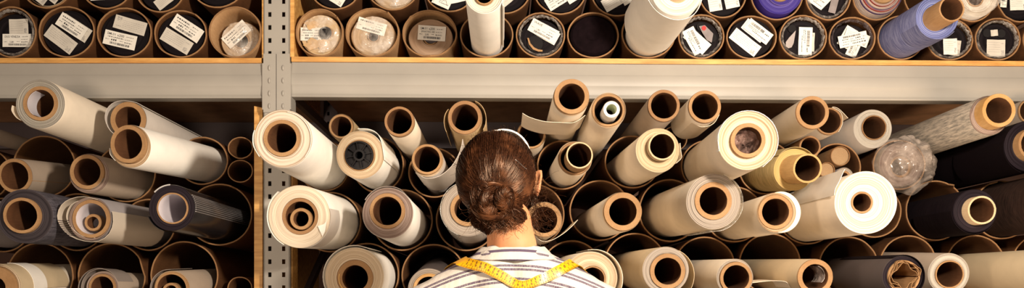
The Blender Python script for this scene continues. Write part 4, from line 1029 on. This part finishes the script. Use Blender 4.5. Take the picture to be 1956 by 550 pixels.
# skull, face (turned down towards the rolls, so it points away and down)
tilt = math.radians(-24)
HM = Matrix.Translation(HC) @ Matrix.Rotation(math.radians(-8), 4, 'Z') @ Matrix.Rotation(tilt, 4, 'X')
def h(x, y, z): return HM @ Vector((x, y, z))
ell(bm, h(0, -.005, .02), (.077, .092, .090), (tilt, 0, 0)); ell(bm, h(0, .025, -.045), (.055, .060, .070), (tilt, 0, 0))
caps(bm, h(0, .07, -.09), h(0, .055, -.10), .022, .026); caps(bm, h(-.045, .01, -.07), h(-.01, .06, -.10), .02, .02); caps(bm, h(.045, .01, -.07), h(.01, .06, -.10), .02, .02)
caps(bm, h(0, .084, .0), h(0, .108, -.035), .008, .012); caps(bm, h(-.010, .094, -.037), h(.010, .094, -.037), .009, .009)
caps(bm, h(-.03, .078, .012), h(.03, .078, .012), .012, .012); caps(bm, h(-.018, .083, -.062), h(.018, .083, -.062), .0075, .0075); caps(bm, h(-.014, .082, -.073), h(.014, .082, -.073), .008, .008)
for s in (-1, 1): ell(bm, h(s*.03, .068, -.01), (.02, .015, .016), (tilt, 0, 0)); ell(bm, h(s*.038, .055, -.04), (.02, .025, .022), (tilt, 0, 0))
def ear(s):
    c = [(.0, .0, .034), (.0, -.014, .030), (.0, -.021, .010), (.0, -.013, -.014), (.0, -.002, -.030)]
    for a, b in zip(c[:-1], c[1:]):
        caps(bm, h(s*(.090+.45*abs(a[1])), a[1], a[2]-.006), h(s*(.090+.45*abs(b[1])), b[1], b[2]-.006), .0048, .0048, 10)
    caps(bm, h(s*.088, -.006, .018), h(s*.086, -.004, -.022), .009, .007, 12)
    caps(bm, h(s*.078, .002, .012), h(s*.076, .002, -.022), .012, .010, 12)
ear(1); ear(-1)
# neck and trunk
caps(bm, q(981, 520, .0), q(973, 415, .035), .060, .052, 28)
caps(bm, q(983, 470, -.005), q(975, 430, .02), .052, .050, 28)
for s in (-1, 1):
    caps(bm, (s*.035, .0, 1.36), (s*.155, .0, 1.285), .045, .04); caps(bm, (s*.165, .0, 1.275), (s*.225, .04, 1.03), .045, .038)
    caps(bm, (s*.225, .04, 1.03), (s*.15, .25, 1.03), .036, .026); caps(bm, (s*.09, .0, 1.24), (s*.085, .0, 1.02), .075, .075)
    caps(bm, (s*.085, .0, .90), (s*.095, .0, .50), .085, .055); caps(bm, (s*.095, .0, .50), (s*.10, .01, .09), .05, .034)
    caps(bm, (s*.10, -.03, .045), (s*.115, .14, .035), .032, .03)
    # hands: palm, four fingers, thumb
    W = Vector((s*.15, .25, 1.03)); K = Vector((s*.125, .335, 1.035))
    for t in (-1, -.35, .35, 1): caps(bm, W+Vector((t*.014, 0, 0)), K+Vector((t*.026, -.004*abs(t), 0)), .016, .0115, 12)
    for i, (t, ln) in enumerate(((-1, .068), (-.35, .078), (.35, .073), (1, .058))):
        a = K+Vector((t*.028, 0, 0)); d1 = Vector((t*.05, .95, -.25)).normalized(); d2 = Vector((t*.03, .75, -.65)).normalized(); d3 = Vector((0, .45, -.9)).normalized()
        b = a+d1*ln*.45; c = b+d2*ln*.3; d = c+d3*ln*.25
        caps(bm, a, b, .0092, .0084, 12); caps(bm, b, c, .0084, .0076, 12); caps(bm, c, d, .0076, .0066, 12)
    a = W+Vector((-s*.018, .03, -.004)); b = a+Vector((-s*.03, .035, -.012)); c = b+Vector((-s*.008, .03, -.01)); caps(bm, a, b, .013, .0105, 12); caps(bm, b, c, .0105, .0085, 12)
ell(bm, (0, .0, 1.14), (.15, .095, .20)); ell(bm, (0, .005, .95), (.155, .105, .13))
body = blend('body', bm, .0045, 5, SKIN, person)
# eyes and brows on the far side of the head
bm = bmesh.new()
for s in (-1, 1): ell(bm, h(s*.030, .0815, -.004), (.011, .006, .007), (tilt, 0, 0), 16)
eo = obj('eye', bm, plain('eye_white', (.55, .50, .45), .3, 0, .02), person)
bm = bmesh.new()
for s in (-1, 1): ell(bm, h(s*.030, .0860, -.005), (.0052, .0028, .0052), (tilt, 0, 0), 12)
obj('iris', bm, plain('iris_brown', (.03, .014, .008), .2, 0, .1), eo)
bm = bmesh.new()
for s in (-1, 1):
    for i in range(6): caps(bm, h(s*(.018+i*.005), .092-.001*i*i*.3, .016), h(s*(.022+i*.005), .091-.001*i*i*.3, .018), .002, .002, 8)
obj('eyebrow', bm, plain('brow_brown', (.03, .015, .008), .7), person)

# shirt
SH, nt, bs = newmat('striped_linen')
t = coord(nt); sp = nt.nodes.new('ShaderNodeSeparateXYZ'); nt.links.new(t, sp.inputs[0])
sh = nt.nodes.new('ShaderNodeTexNoise'); sh.inputs['Scale'].default_value = 9; sh.inputs['Detail'].default_value = 2; nt.links.new(t, sh.inputs['Vector'])
x2 = math_(nt, 'POWER', math_(nt, 'ABSOLUTE', sp.outputs[0]), 2.0)
u = math_(nt, 'ADD', math_(nt, 'ADD', sp.outputs[2], math_(nt, 'MULTIPLY', x2, 1.25)), math_(nt, 'MULTIPLY', sh.outputs[0], .006))
zref = q(0, 516).z+.003
fr = math_(nt, 'FRACT', math_(nt, 'DIVIDE', math_(nt, 'ADD', math_(nt, 'SUBTRACT', u, zref), .29*3), .029))
def band(lo, hi): return math_(nt, 'MULTIPLY', math_(nt, 'GREATER_THAN', fr, lo), math_(nt, 'LESS_THAN', fr, hi))
stp = math_(nt, 'ADD', band(.0, .18), band(.28, .46))
th = noise(nt, coord(nt, (1, 1, .2)), 700, 2)
stp = math_(nt, 'MULTIPLY', stp, mapr(nt, th, .3, .6, .6, 1))
nt.links.new(mix(nt, stp, (.47, .43, .385), (.075, .052, .085)), bs.inputs['Base Color']); bs.inputs['Roughness'].default_value = .85; bs.inputs['Specular IOR Level'].default_value = .15
wr = noise(nt, coord(nt, (1, 1, .35)), 22, 3, .6)
bump(nt, math_(nt, 'ADD', math_(nt, 'MULTIPLY', wr, 1.0), math_(nt, 'MULTIPLY', noise(nt, t, 900, 2), .06)), .55, .012, bs)
bm = bmesh.new()
caps(bm, (-.125, .005, 1.285), (.125, .005, 1.285), .062, .062, 28)
for s in (-1, 1):
    caps(bm, (s*.030, .0, 1.340), (s*.145, .0, 1.290), .070, .062, 28); caps(bm, (s*.158, .0, 1.277), (s*.202, .0, 1.258), .064, .062, 28)
    caps(bm, (s*.202, .0, 1.258), (s*.252, .045, 1.02), .062, .054, 28); caps(bm, (s*.035, -.012, 1.345), (s*.03, -.02, 1.20), .066, .08, 28)
    caps(bm, (s*.235, .045, 1.02), (s*.18, .18, 1.03), .05, .044, 28)
    caps(bm, (s*.09, .0, 1.24), (s*.085, .0, 1.02), .088, .088, 28)
ell(bm, (0, .0, 1.17), (.175, .108, .20)); ell(bm, (0, .005, .96), (.178, .128, .20))
shirt = blend('striped_shirt', bm, .006, 6, SH, person)
bv = BVHTree.FromPolygons([v.co for v in shirt.data.vertices], [p.vertices for p in shirt.data.polygons])
# collar: stand and turned-down leaf round the neck, open in front
COL, nt, bs = newmat('collar_linen')
t = coord(nt); sp = nt.nodes.new('ShaderNodeSeparateXYZ'); nt.links.new(t, sp.inputs[0])
u = math_(nt, 'ADD', sp.outputs[2], math_(nt, 'MULTIPLY', math_(nt, 'POWER', math_(nt, 'ABSOLUTE', sp.outputs[0]), 2.0), .9))
za = q(0, 476).z; zb = q(0, 497).z
s1 = math_(nt, 'MULTIPLY', math_(nt, 'GREATER_THAN', u, za-.0055), math_(nt, 'LESS_THAN', u, za+.0005))
s2 = math_(nt, 'MULTIPLY', math_(nt, 'GREATER_THAN', u, zb-.0015), math_(nt, 'LESS_THAN', u, zb+.0015))
nt.links.new(mix(nt, math_(nt, 'ADD', s1, s2), (.47, .43, .385), (.08, .058, .09)), bs.inputs['Base Color']); bs.inputs['Roughness'].default_value = .85; bs.inputs['Specular IOR Level'].default_value = .15
bump(nt, noise(nt, coord(nt, (1, 1, .6)), 35, 3), .5, .008, bs)
bm = bmesh.new(); na = 60; G = []
# collar outline as seen from behind: top edge at the neck, leaf spreading to the shoulders
zt0 = q(0, 473).z; zb0 = q(0, 496).z
prof = [(-.006, .030, -.012), (-.004, .012, -.004), (0, 0, 0), (.004, -.001, .0), (.012, -.012, .0), (.022, -.030, .0), (.0185, -.0305, .0), (.008, -.014, 0), (-.001, -.006, 0)]
def ring(a):
    # a: -pi/2 is straight behind (towards camera)
    ex, ey = .066, .060
    side = abs(math.cos(a)); front = max(0, math.sin(a))
    zc = zt0+.004*side**2-front*.035
    return ex, ey, zc
for i in range(na+1):
    a = -PI/2+(i/na*2-1)*PI*.93
    ex, ey, zc = ring(a); row = []
    sd = abs(math.cos(a))
    for rr, dz, _ in ((-.004, -.026, 0), (-.003, -.010, 0), (0, .0, 0), (.0022, .0008, 0), (.005, -.002, 0), (.012+.004*sd, -.014, 0), (.020+.013*sd, -.0275, 0), (.019+.013*sd, -.0290, 0), (.010+.004*sd, -.0155, 0), (.002, -.006, 0), (-.0005, -.014, 0), (-.001, -.026, 0)):
        w = mnoise.noise(Vector((math.cos(a)*3, math.sin(a)*3, dz*40)))*.0018
        row.append(bm.verts.new((-.002+(ex+rr+w)*math.cos(a)*1.06, .002+(ey+rr+w)*math.sin(a), zc+dz+w)))
    G.append(row)
m = len(G[0])
for i in range(na):
    for j in range(m): bm.faces.new((G[i][j], G[i+1][j], G[i+1][(j+1) % m], G[i][(j+1) % m]))
bm.faces.new(G[0]); bm.faces.new(G[-1])
collar = obj('collar', bm, COL, shirt)
cv = BVHTree.FromPolygons([v.co for v in collar.data.vertices], [p.vertices for p in collar.data.polygons])
# trousers and shoes, below the frame
bm = bmesh.new()
ell(bm, (0, .005, .90), (.165, .12, .12))
for s in (-1, 1): caps(bm, (s*.088, .0, .88), (s*.097, .0, .50), .095, .07); caps(bm, (s*.097, .0, .50), (s*.10, .01, .10), .068, .06)
blend('trousers', bm, .008, 5, fabric('trouser_denim', (.05, .06, .10), kind='denim', col2=(.10, .12, .18)), person)
for s in (-1, 1):
    bm = bmesh.new(); caps(bm, (s*.10, -.035, .045), (s*.12, .16, .040), .040, .036); ell(bm, (s*.11, .06, .018), (.048, .135, .017))
    blend('shoe', bm, .006, 4, plain('shoe_leather', (.06, .04, .03), .4), person)

# measuring tape lying over the back of the shirt
YT_M, nt, bs = newmat('yellow_tape_cloth'); bs.inputs['Base Color'].default_value = (.66, .31, .004, 1); bs.inputs['Roughness'].default_value = .32; bs.inputs['Specular IOR Level'].default_value = .5
# centre line in photograph pixels and half width
CL = smoothpts([(881.5, 498.5), (893, 502), (907, 506), (925, 510.5), (944, 519.5), (962, 529), (978, 538.5), (990, 543.5), (1003, 544), (1016, 540.5), (1030, 534.5), (1047, 527.5), (1063, 519), (1078, 511), (1088, 505.5), (1097, 501)], 150)
HWp = 10.0
def onshirt(px, py, lift):
    w = P(px, py, 1.0)-Vector((0, 0, CZ)); o = Vector((0, 0, CZ))-PB; d = w.normalized(); best = None
    for tr in (bv, cv):
        hit = tr.ray_cast(o, d)
        if hit[0] is not None and (best is None or (hit[0]-o).length < best): best = (hit[0]-o).length
    return None if best is None else o+d*(best-lift)
def tapeframe(i):
    a = CL[max(0, i-1)]; b = CL[min(len(CL)-1, i+1)]; d = Vector((b[0]-a[0], b[1]-a[1])).normalized(); return CL[i], Vector((d.y, -d.x)) # unit normal pointing up in the picture
DEP = []
for i in range(len(CL)):
    c, n = tapeframe(i); r_ = onshirt(c[0], c[1], .0); DEP.append(r_.y if r_ is not None else None)
good = [x for x in DEP if x is not None]
DEP = [x if x is not None else good[0] for x in DEP]
for _ in range(12): DEP = [DEP[0]]+[(DEP[i-1]+DEP[i]*2+DEP[i+1])/4 for i in range(1, len(DEP)-1)]+[DEP[-1]]
ARC = [0]
for i in range(1, len(CL)): ARC.append(ARC[-1]+math.hypot(CL[i][0]-CL[i-1][0], CL[i][1]-CL[i-1][1]))
def prof_(v):
    out = []
    for i in range(len(CL)):
        c, n = tapeframe(i); r_ = onshirt(c[0]+n.x*v*HWp, c[1]+n.y*v*HWp, 0.0); out.append(r_.y if r_ is not None else None)
    for i in range(len(out)):
        if out[i] is None: out[i] = next((out[k] for k in list(range(i, len(out)))+list(range(i, -1, -1)) if out[k] is not None), DEP[i]) if i < len(out)//2 else next((out[k] for k in range(i, -1, -1) if out[k] is not None), DEP[i])
    out = [min(out[max(0, i-7):i+8]) for i in range(len(out))]
    for _ in range(30): out = [out[0]]+[(out[i-1]+out[i]*2+out[i+1])/4 for i in range(1, len(out)-1)]+[out[-1]]
    return out
DT, DM, DB = prof_(1.0), prof_(0.0), prof_(-1.0)
def tp(sx, v, lift=0.0):
    """tape surface point: sx arc length in px, v across (-1 bottom .. 1 top)"""
    sx = max(0, min(ARC[-1]-1e-4, sx)); i = next(k for k in range(len(ARC)-1) if ARC[k+1] > sx); f = (sx-ARC[i])/(ARC[i+1]-ARC[i])
    c0, n0 = tapeframe(i); c1, n1 = tapeframe(i+1)
    c = Vector(c0).lerp(Vector(c1), f); n = n0.lerp(n1, f); hw_ = HWp*(1-.18*math.exp(-((c.x-1000)/26)**2))
    g = lambda D_: D_[i]*(1-f)+D_[i+1]*f
    t, m_, b = g(DT), g(DM), g(DB); m_ = min(m_, (t+b)/2)
    yy = m_+(t-b)/2*v+((t+b)/2-m_)*v*v
    tg = Vector((-n.y, n.x)); b_ = 7.7*math.exp(-sx/16.0)-5.0*math.exp(-(ARC[-1]-sx)/16.0)
    pp = c+n*(v*hw_)+tg*(v*b_)
    Yw = yy+PY-.0042-lift
    return P(pp.x, pp.y, Yw)-PB
bm = bmesh.new(); ns = 170; nv = 6; rowsT = []
OVER = [(0, .130, -.34), (0, .128, -.24), (0, .120, -.15), (0, .105, -.085), (0, .065, -.036), (0, .050, -.012), (0, .022, .001)]   # where the tape runs on over each shoulder
OVER = smoothpts(OVER, 42)
def drape(p, k, l):
    hs = [t_.ray_cast(Vector((p.x, p.y, 1.9)), Vector((0, 0, -1)))[0] for t_ in (bv, cv)]; z_ = max([h_.z for h_ in hs if h_ is not None] or [-9])
    hs = [t_.ray_cast(Vector((p.x, .6, p.z)), Vector((0, -1, 0)))[0] for t_ in (bv, cv)]; y_ = max([h_.y for h_ in hs if h_ is not None] or [-9])
    dz = abs(z_-p.z) if z_ > -9 else 9; dy = abs(y_-p.y) if y_ > -9 else 9
    if dz == 9 and dy == 9: return p
    if dz < dy: p.z = z_+.007+l
    else: p.y = y_+.008+l
    return p
for k in range(len(OVER)):
    rowsT.append([[bm.verts.new(drape(tp(0, -1+2*j/nv, 0)+Vector((-.0020*(len(OVER)-k), OVER[k][1], OVER[k][2])), k, l)) for j in range(nv+1)] for l in (0, -.0006)])
for i in range(ns+1):
    sx = ARC[-1]*i/ns
    rowsT.append([[bm.verts.new(tp(sx, -1+2*j/nv, l)) for j in range(nv+1)] for l in (0, -.0006)])
for k in reversed(range(len(OVER))):
    rowsT.append([[bm.verts.new(drape(tp(ARC[-1], -1+2*j/nv, 0)+Vector((.0020*(len(OVER)-k), OVER[k][1], OVER[k][2])), k, l)) for j in range(nv+1)] for l in (0, -.0006)])
ns = len(rowsT)-1
for i in range(ns):
    for l in (0, 1):
        for j in range(nv): bm.faces.new((rowsT[i][l][j], rowsT[i+1][l][j], rowsT[i+1][l][j+1], rowsT[i][l][j+1]))
    for j in (0, nv): bm.faces.new((rowsT[i][0][j], rowsT[i+1][0][j], rowsT[i+1][1][j], rowsT[i][1][j]))
for i in (0, ns):
    for j in range(nv): bm.faces.new((rowsT[i][0][j], rowsT[i][0][j+1], rowsT[i][1][j+1], rowsT[i][1][j]))
me = bm2me(bm, 'measuring_tape')
tape = link('measuring_tape', me, YT_M); tape.location = PB
tag(tape, 'yellow measuring tape with black numbers hung round the neck over the striped shirt', 'measuring tape')
bm = bmesh.new()
def tquad(s0, s1, v0, v1, n=1):
    for k in range(n):
        a, b = s0+(s1-s0)*k/n, s0+(s1-s0)*(k+1)/n
        bm.faces.new([bm.verts.new(tp(*c, .0006)) for c in ((a, v0), (b, v0), (b, v1), (a, v1))])
step = 8.9
def glyphs(txt, sc, vc, sz, wpx):
    key = (txt, True)
    if key not in TXT: TXT[key] = text_mesh(txt, 1.0, True)
    g = TXT[key]; w = max(v.co.x for v in g.vertices)
    vs = [bm.verts.new(tp(sc+(v.co.x-w/2)/w*wpx, vc+(v.co.y-.35)*sz, .0006)) for v in g.vertices]
    for p in g.polygons:
        try: bm.faces.new([vs[i] for i in p.vertices])
        except ValueError: pass
k = 0; sx = 6.0; L = ARC[-1]; mid = None; num = 91
nums = list(range(91, 76, -1))+list(range(16, 4, -1))
while sx < L-2 and k < len(nums):
    n_ = nums[k]
    tquad(sx-.28, sx+.28, -.95, -.2); tquad(sx+step/2-.22, sx+step/2+.22, -.95, -.55); tquad(sx-.25, sx+.25, .55, .95)
    for mmk in (1, 2, 3, 4, 6, 7, 8, 9): tquad(sx+step*mmk/10-.12, sx+step*mmk/10+.12, -.95, -.72)
    st_ = str(n_)
    if len(st_) == 2: glyphs(st_[0], sx+step*.5, .56, .78, 3.8); glyphs(st_[1], sx+step*.5, -.10, .78, 3.8)
    else: glyphs(st_, sx+step*.5, .2, .85, 4)
    sx += step; k += 1
pr = obj('printed_scale', bm, plain('tape_ink', (.02, .012, .008), .5, 0, 0, 10, 0), tape, False)

# hair ---------------------------------------------------------------
HAIR, nt, bs = newmat('brown_hair')
t = coord(nt); f = noise(nt, t, 260, 2, .7); g = noise(nt, t, 26, 2)
c = mix(nt, mapr(nt, f, .3, .7), (.004, .0015, .001), (.046, .015, .006)); c = mix(nt, mapr(nt, g, .5, .75, 0, .6), c, (.17, .062, .024))  # copper highlights of the lit hair mixed into its colour
nt.links.new(c, bs.inputs['Base Color']); bs.inputs['Roughness'].default_value = .42; bs.inputs['Specular IOR Level'].default_value = .28; bs.inputs['Specular Tint'].default_value = (1, .7, .5, 1)
HAIRU = plain('hair_base', (.007, .003, .002), .8, 0, .2, 60)
CC = P(947, 337, 1.925)-PB; CR = Vector((.0905, .097, .1035))
BUN = P(940, 385, 1.822)-PB
bm = bmesh.new(); ell(bm, CC, CR*.955, (0, 0, 0), 40); caps(bm, q(950, 394, .025), q(964, 416, .02), .066, .050, 28); ell(bm, q(962, 412, -.005), (.052, .045, .030))
HI = HM.inverted(); n0 = len(bm.verts); ell(bm, h(0, -.002, .030), (.0815, .0975, .0900), (tilt, 0, 0), 40)
for v in bm.verts[:]:
    w_ = HI @ v.co
    if v.index == -1 or True:
        if w_.y > .052 and w_.z < .072: w_.y = .052; v.co = HM @ w_
# keep the face clear
for v in list(bm.verts):
    if v.co.y > CC.y+.075 and v.co.z < CC.z+.0: v.co.y = CC.y+.075
hair = obj('hair', bm, HAIR, person)
SB = bmesh.new()
def strand(bm, pts, r0, r1, seg=3):
    n = len(pts); prev = None
    for i, p in enumerate(pts):
        d = (pts[min(n-1, i+1)]-pts[max(0, i-1)])
        if d.length < 1e-9: d = Vector((0, 0, 1))
        d.normalize(); a = d.orthogonal().normalized() if prev is None else (prev-d*prev.dot(d)).normalized(); prev = a; b = d.cross(a)
        r = r0+(r1-r0)*i/(n-1)
        ring = [bm.verts.new(p+(a*math.cos(2*PI*k/seg)+b*math.sin(2*PI*k/seg))*r) for k in range(seg)]
        if i:
            for k in range(seg): bm.faces.new((last[k], last[(k+1) % seg], ring[(k+1) % seg], ring[k]))
        last = ring
rnd = random.Random(11)
def onhead(d, r=1.0): 
    return CC+Vector((d.x*CR.x, d.y*CR.y, d.z*CR.z))*r
bd = Vector(((BUN.x-CC.x)/CR.x, (BUN.y-CC.y)/CR.y, (BUN.z-CC.z)/CR.z)).normalized()
cnt = 0
while cnt < 3400:
    d = Vector((rnd.gauss(0, 1), rnd.gauss(0, 1), rnd.gauss(0, 1))).normalized()
    if d.y > .55 and d.z < .55: continue
    if d.z < -.80: continue
    if d.y > .35 and d.z < .0: continue
    cnt += 1
    ang = d.angle(bd); 
    if ang < .25: continue
    ax = d.cross(bd).normalized(); n = 11; tgt = ang-rnd.uniform(.1, .3); sway = rnd.gauss(0, .05); lump = rnd.uniform(.985, 1.03); ph = rnd.uniform(0, 6)
    pts = []
    for i in range(n):
        u = i/(n-1); v = Matrix.Rotation(tgt*u, 3, ax) @ d; side = ax*(sway*math.sin(u*PI)+.02*math.sin(u*7+ph))
        vv = (v+side).normalized(); b_ = mnoise.noise(vv*3.0)*.03
        pts.append(onhead(vv, lump+b_+.02*math.sin(u*PI)+.022*mnoise.noise(Vector((d.x*9, d.y*9, d.z*9)))+rnd.uniform(-.003, .003)))
    strand(SB, pts, rnd.uniform(.0004, .0010), .0004)
# front hair swept back from the hairline over the skull
hv0 = BVHTree.FromPolygons([v.co for v in hair.data.vertices], [p.vertices for p in hair.data.polygons]); cnt = 0
while cnt < 900:
    a = HM @ Vector((rnd.uniform(-.08, .08), rnd.uniform(-.02, .085), rnd.uniform(.03, .13))); co_, nm, _, dist = hv0.find_nearest(a)
    w_ = HI @ co_
    if w_.y > .05 and w_.z < .070: continue
    cnt += 1; p = co_+nm*.001; pts = []; lift = rnd.uniform(.0008, .003)
    for k in range(9):
        pts.append(p.copy()); q_, nm, _, dist = hv0.find_nearest(p+Vector((0, -.008, .001+.004*(p.y-.05)))); p = q_+nm*lift
    strand(SB, pts, rnd.uniform(.0005, .0009), .0004)
# sides and nape: strands that creep over the hair mass towards the bun
hv = BVHTree.FromPolygons([v.co for v in hair.data.vertices], [p.vertices for p in hair.data.polygons])
cnt = 0
while cnt < 2600:
    p = CC+Vector((rnd.uniform(-.10, .10), rnd.uniform(-.12, .05), rnd.uniform(-.17, .02)))
    co_, nm, _, dist = hv.find_nearest(p)
    if co_ is None or nm.y > .35: continue
    cnt += 1; pts = []; p = co_+nm*.001; tgt = BUN+Vector((rnd.gauss(0, .014), .0, rnd.gauss(0, .014))); lift = rnd.uniform(.0006, .0035); ph = rnd.uniform(0, 50)
    st = min(.0075, (tgt-p).length/12)
    for k in range(13):
        pts.append(p.copy()); d = (tgt-p).normalized(); d += Vector((mnoise.noise(p*22+Vector((ph, 0, 0))), 0, mnoise.noise(p*22+Vector((0, 0, ph)))))*.35
        q_, nm, _, dist = hv.find_nearest(p+d.normalized()*st); nm = nm if nm.dot(q_-CC) > -.5 else -nm
        p = q_+nm*lift
        if (p-tgt).length < .012: break
    if len(pts) > 3: strand(SB, pts, rnd.uniform(.0004, .0009), .0004)
obj('hair_strands', SB, HAIR, hair)
# the bun: twisted coils pinned on the back of the head
SB = bmesh.new()
def coil(c, R, r, tiltx, tiltz, turns, n, sq=1.0, w0=0.0, wob_=.15):
    M = Matrix.Rotation(tiltz, 3, 'Z') @ Matrix.Rotation(tiltx, 3, 'X')
    for i in range(n):
        ph = rnd.uniform(0, 2*PI); rr = r*math.sqrt(rnd.uniform(.25, 1.0)); a0 = rnd.uniform(0, 6.28) if turns > .95 else w0+rnd.uniform(-.15, .15); tt = turns*rnd.uniform(.7, 1.0)
        m = int(26*tt)+4; pts = []; Rj = R*(1+rnd.gauss(0, .05)); fl = rnd.uniform(0, 6)
        for k in range(m):
            a = a0+2*PI*tt*k/(m-1); b = ph+a*1.6
            rad = Rj+rr*math.cos(b)+wob_*r*math.sin(a*2+fl)
            p = M @ Vector((rad*math.cos(a), -rr*math.sin(b), rad*math.sin(a)*sq)); pts.append(c+p)
        strand(SB, pts, rnd.uniform(.0005, .0008), .0004)
coil(BUN+Vector((-.001, -.004, -.002)), .030, .0170, .25, .0, 1.0, 480, .95)
coil(BUN+Vector((.027, -.020, .006)), .0125, .0120, .1, .5, 1.0, 330, 1.15)
coil(BUN+Vector((-.022, -.018, .004)), .019, .0065, .2, -.4, .85, 200, 1.45, 1.0, .5)
coil(BUN+Vector((-.004, -.020, .026)), .020, .0060, .35, .1, .55, 200, .55, .1, .5)
coil(BUN+Vector((.008, -.016, -.028)), .026, .0110, -.2, .1, .7, 280, .45, 2.6, .3)
coil(BUN+Vector((-.006, -.024, -.006)), .013, .0075, .0, .3, .9, 200, 1.3, .6, .5)
o = obj('hair_bun', SB, HAIR, hair)
bm = bmesh.new(); ell(bm, BUN+Vector((0, .006, 0)), (.036, .018, .034)); obj('bun_base', bm, HAIRU, o)
# flyaway hairs
SB = bmesh.new()
def fly(p, d, L, curl, r=.0003, n=16):
    pts = []; d = d.normalized(); s_ = L/n; ph = rnd.uniform(0, 90)
    for k in range(n):
        pts.append(p.copy()); d = (d+Vector((mnoise.noise(p*28+Vector((ph, 0, 0))), mnoise.noise(p*28+Vector((0, ph, 0))), mnoise.noise(p*28+Vector((0, 0, ph)))))*curl+Vector((0, 0, -.03))).normalized(); p = p+d*s_
    strand(SB, pts, r, r*.7)
for i in range(210):      # beside the right ear and jaw
    p = q(rnd.uniform(1012, 1026), rnd.uniform(340, 420), .04+rnd.uniform(-.02, .02)); fly(p, Vector((rnd.uniform(.2, 1), rnd.uniform(-.2, .3), rnd.uniform(-.9, .2))), rnd.uniform(.03, .10), .7)
for i in range(60):       # nape
    p = q(rnd.uniform(938, 985), rnd.uniform(425, 440), -.045); fly(p, Vector((rnd.uniform(-.3, .3), -.15, -1)), rnd.uniform(.012, .035), .3)
for i in range(60):       # left of the bun
    p = q(rnd.uniform(895, 930), rnd.uniform(380, 430), -.02); fly(p, Vector((rnd.uniform(-.7, .3), -.1, rnd.uniform(-1, -.2))), rnd.uniform(.02, .05), .5)
for i in range(170):      # halo over the crown
    a = rnd.uniform(.15, PI-.1); d = Vector((math.cos(a), rnd.uniform(-.4, .3), math.sin(a))).normalized(); p = onhead(d, 1.0); fly(p, Vector((d.x+rnd.uniform(-.8, .8), d.y, d.z*.5)), rnd.uniform(.01, .03), .6)
obj('flyaway_hairs', SB, HAIR, hair)
# wavy locks at the nape
SB = bmesh.new()
for i in range(260):
    p0 = q(rnd.gauss(960, 17), rnd.uniform(405, 425), -.052+rnd.uniform(-.006, .004)); L = rnd.uniform(.010, .026); pts = [p0+Vector((.004*math.sin(k*.9+i)+.0006*k, .0018*k*.5, -L*k/8)) for k in range(9)]
    strand(SB, pts, .0005, .0002)
obj('nape_wisps', SB, HAIR, hair)
# white headband over the crown, showing above the hair at the right
bm = bmesh.new(); HBc = P(962, 299, 1.965)-PB; pts = []
n = 50; rows_ = []
for i in range(n+1):
    a = math.radians(-5+170*i/n); ca, sa = math.cos(a), math.sin(a); row = []
    for dr, dy in ((0, -.012), (.004, -.0115), (.0055, 0), (.004, .0115), (0, .012), (-.001, 0)):
        row.append(bm.verts.new((HBc.x+(.0605+dr)*ca, HBc.y+dy, HBc.z+(.0605+dr)*sa)))
    rows_.append(row)
for i in range(n):
    for j in range(6): bm.faces.new((rows_[i][j], rows_[i+1][j], rows_[i+1][(j+1) % 6], rows_[i][(j+1) % 6]))
bm.faces.new(rows_[0]); bm.faces.new(rows_[-1])
hb = obj('headband', bm, plain('white_band', (.80, .76, .68), .4, 0, .03), person); hb['label'] = 'white headband'
bm = bmesh.new(); strand(bm, [q(985, 301, -.034), q(992, 307, -.036), q(999, 313, -.032), q(1007, 318, -.024)], .0006, .0006, 6); ob = obj('hair_pin', bm, plain('pin_metal', (.6, .58, .55), .25, 1, .02), hair)
# ------------------------------------------------------------ camera and light
cam = bpy.data.cameras.new('camera'); co = bpy.data.objects.new('camera', cam); C.objects.link(co)
co.location = (0, 0, CZ); co.rotation_euler = (PI/2, 0, 0); cam.sensor_width = 36; cam.lens = 36*FPX/1956
cam.shift_x = (978-VX)/1956; cam.shift_y = (VY-275)/1956; cam.clip_start = .05
bpy.context.scene.camera = co
def area(name, loc, target, size, power, col, shape='DISK', spread=180):
    l = bpy.data.lights.new(name, 'AREA'); l.energy = power; l.color = col; l.shape = shape; l.size = size; l.spread = math.radians(spread)
    o = bpy.data.objects.new(name, l); C.objects.link(o); o.location = loc; o.rotation_euler = (Vector(target)-Vector(loc)).to_track_quat('-Z', 'Y').to_euler(); return o
area('key_fill_light', (.95, .45, 2.0), (-.1, 3.0, 1.7), .2, 44, (1, .85, .69))
area('key_fill_light', (-1.3, .3, 1.5), (.6, 3.0, 1.7), .5, 13, (1, .78, .58))  # added left fill brightening the right-bay rolls, no lamp seen there
area('low_bounce_fill', (2.1, 1.5, .95), (1.0, 3.3, 2.1), 1.0, 10, (1, .72, .48))  # added low fill standing in for bounce onto the deck underside
area('ceiling_lamp', (.2, -1.2, 3.1), (0, 3, 1.5), .7, 4, (1, .80, .62))
w = bpy.data.worlds.new('world'); bpy.context.scene.world = w; w.use_nodes = True
w.node_tree.nodes['Background'].inputs[0].default_value = (1, .74, .62, 1); w.node_tree.nodes['Background'].inputs[1].default_value = .035
sc = bpy.context.scene
sc.view_settings.view_transform = 'Standard'; sc.view_settings.look = 'None'; sc.view_settings.gamma = 1; sc.view_settings.use_curve_mapping = False; sc.view_settings.exposure = 1.28
sc.cycles.max_bounces = 8; sc.cycles.use_denoising = True; sc.cycles.transparent_max_bounces = 16
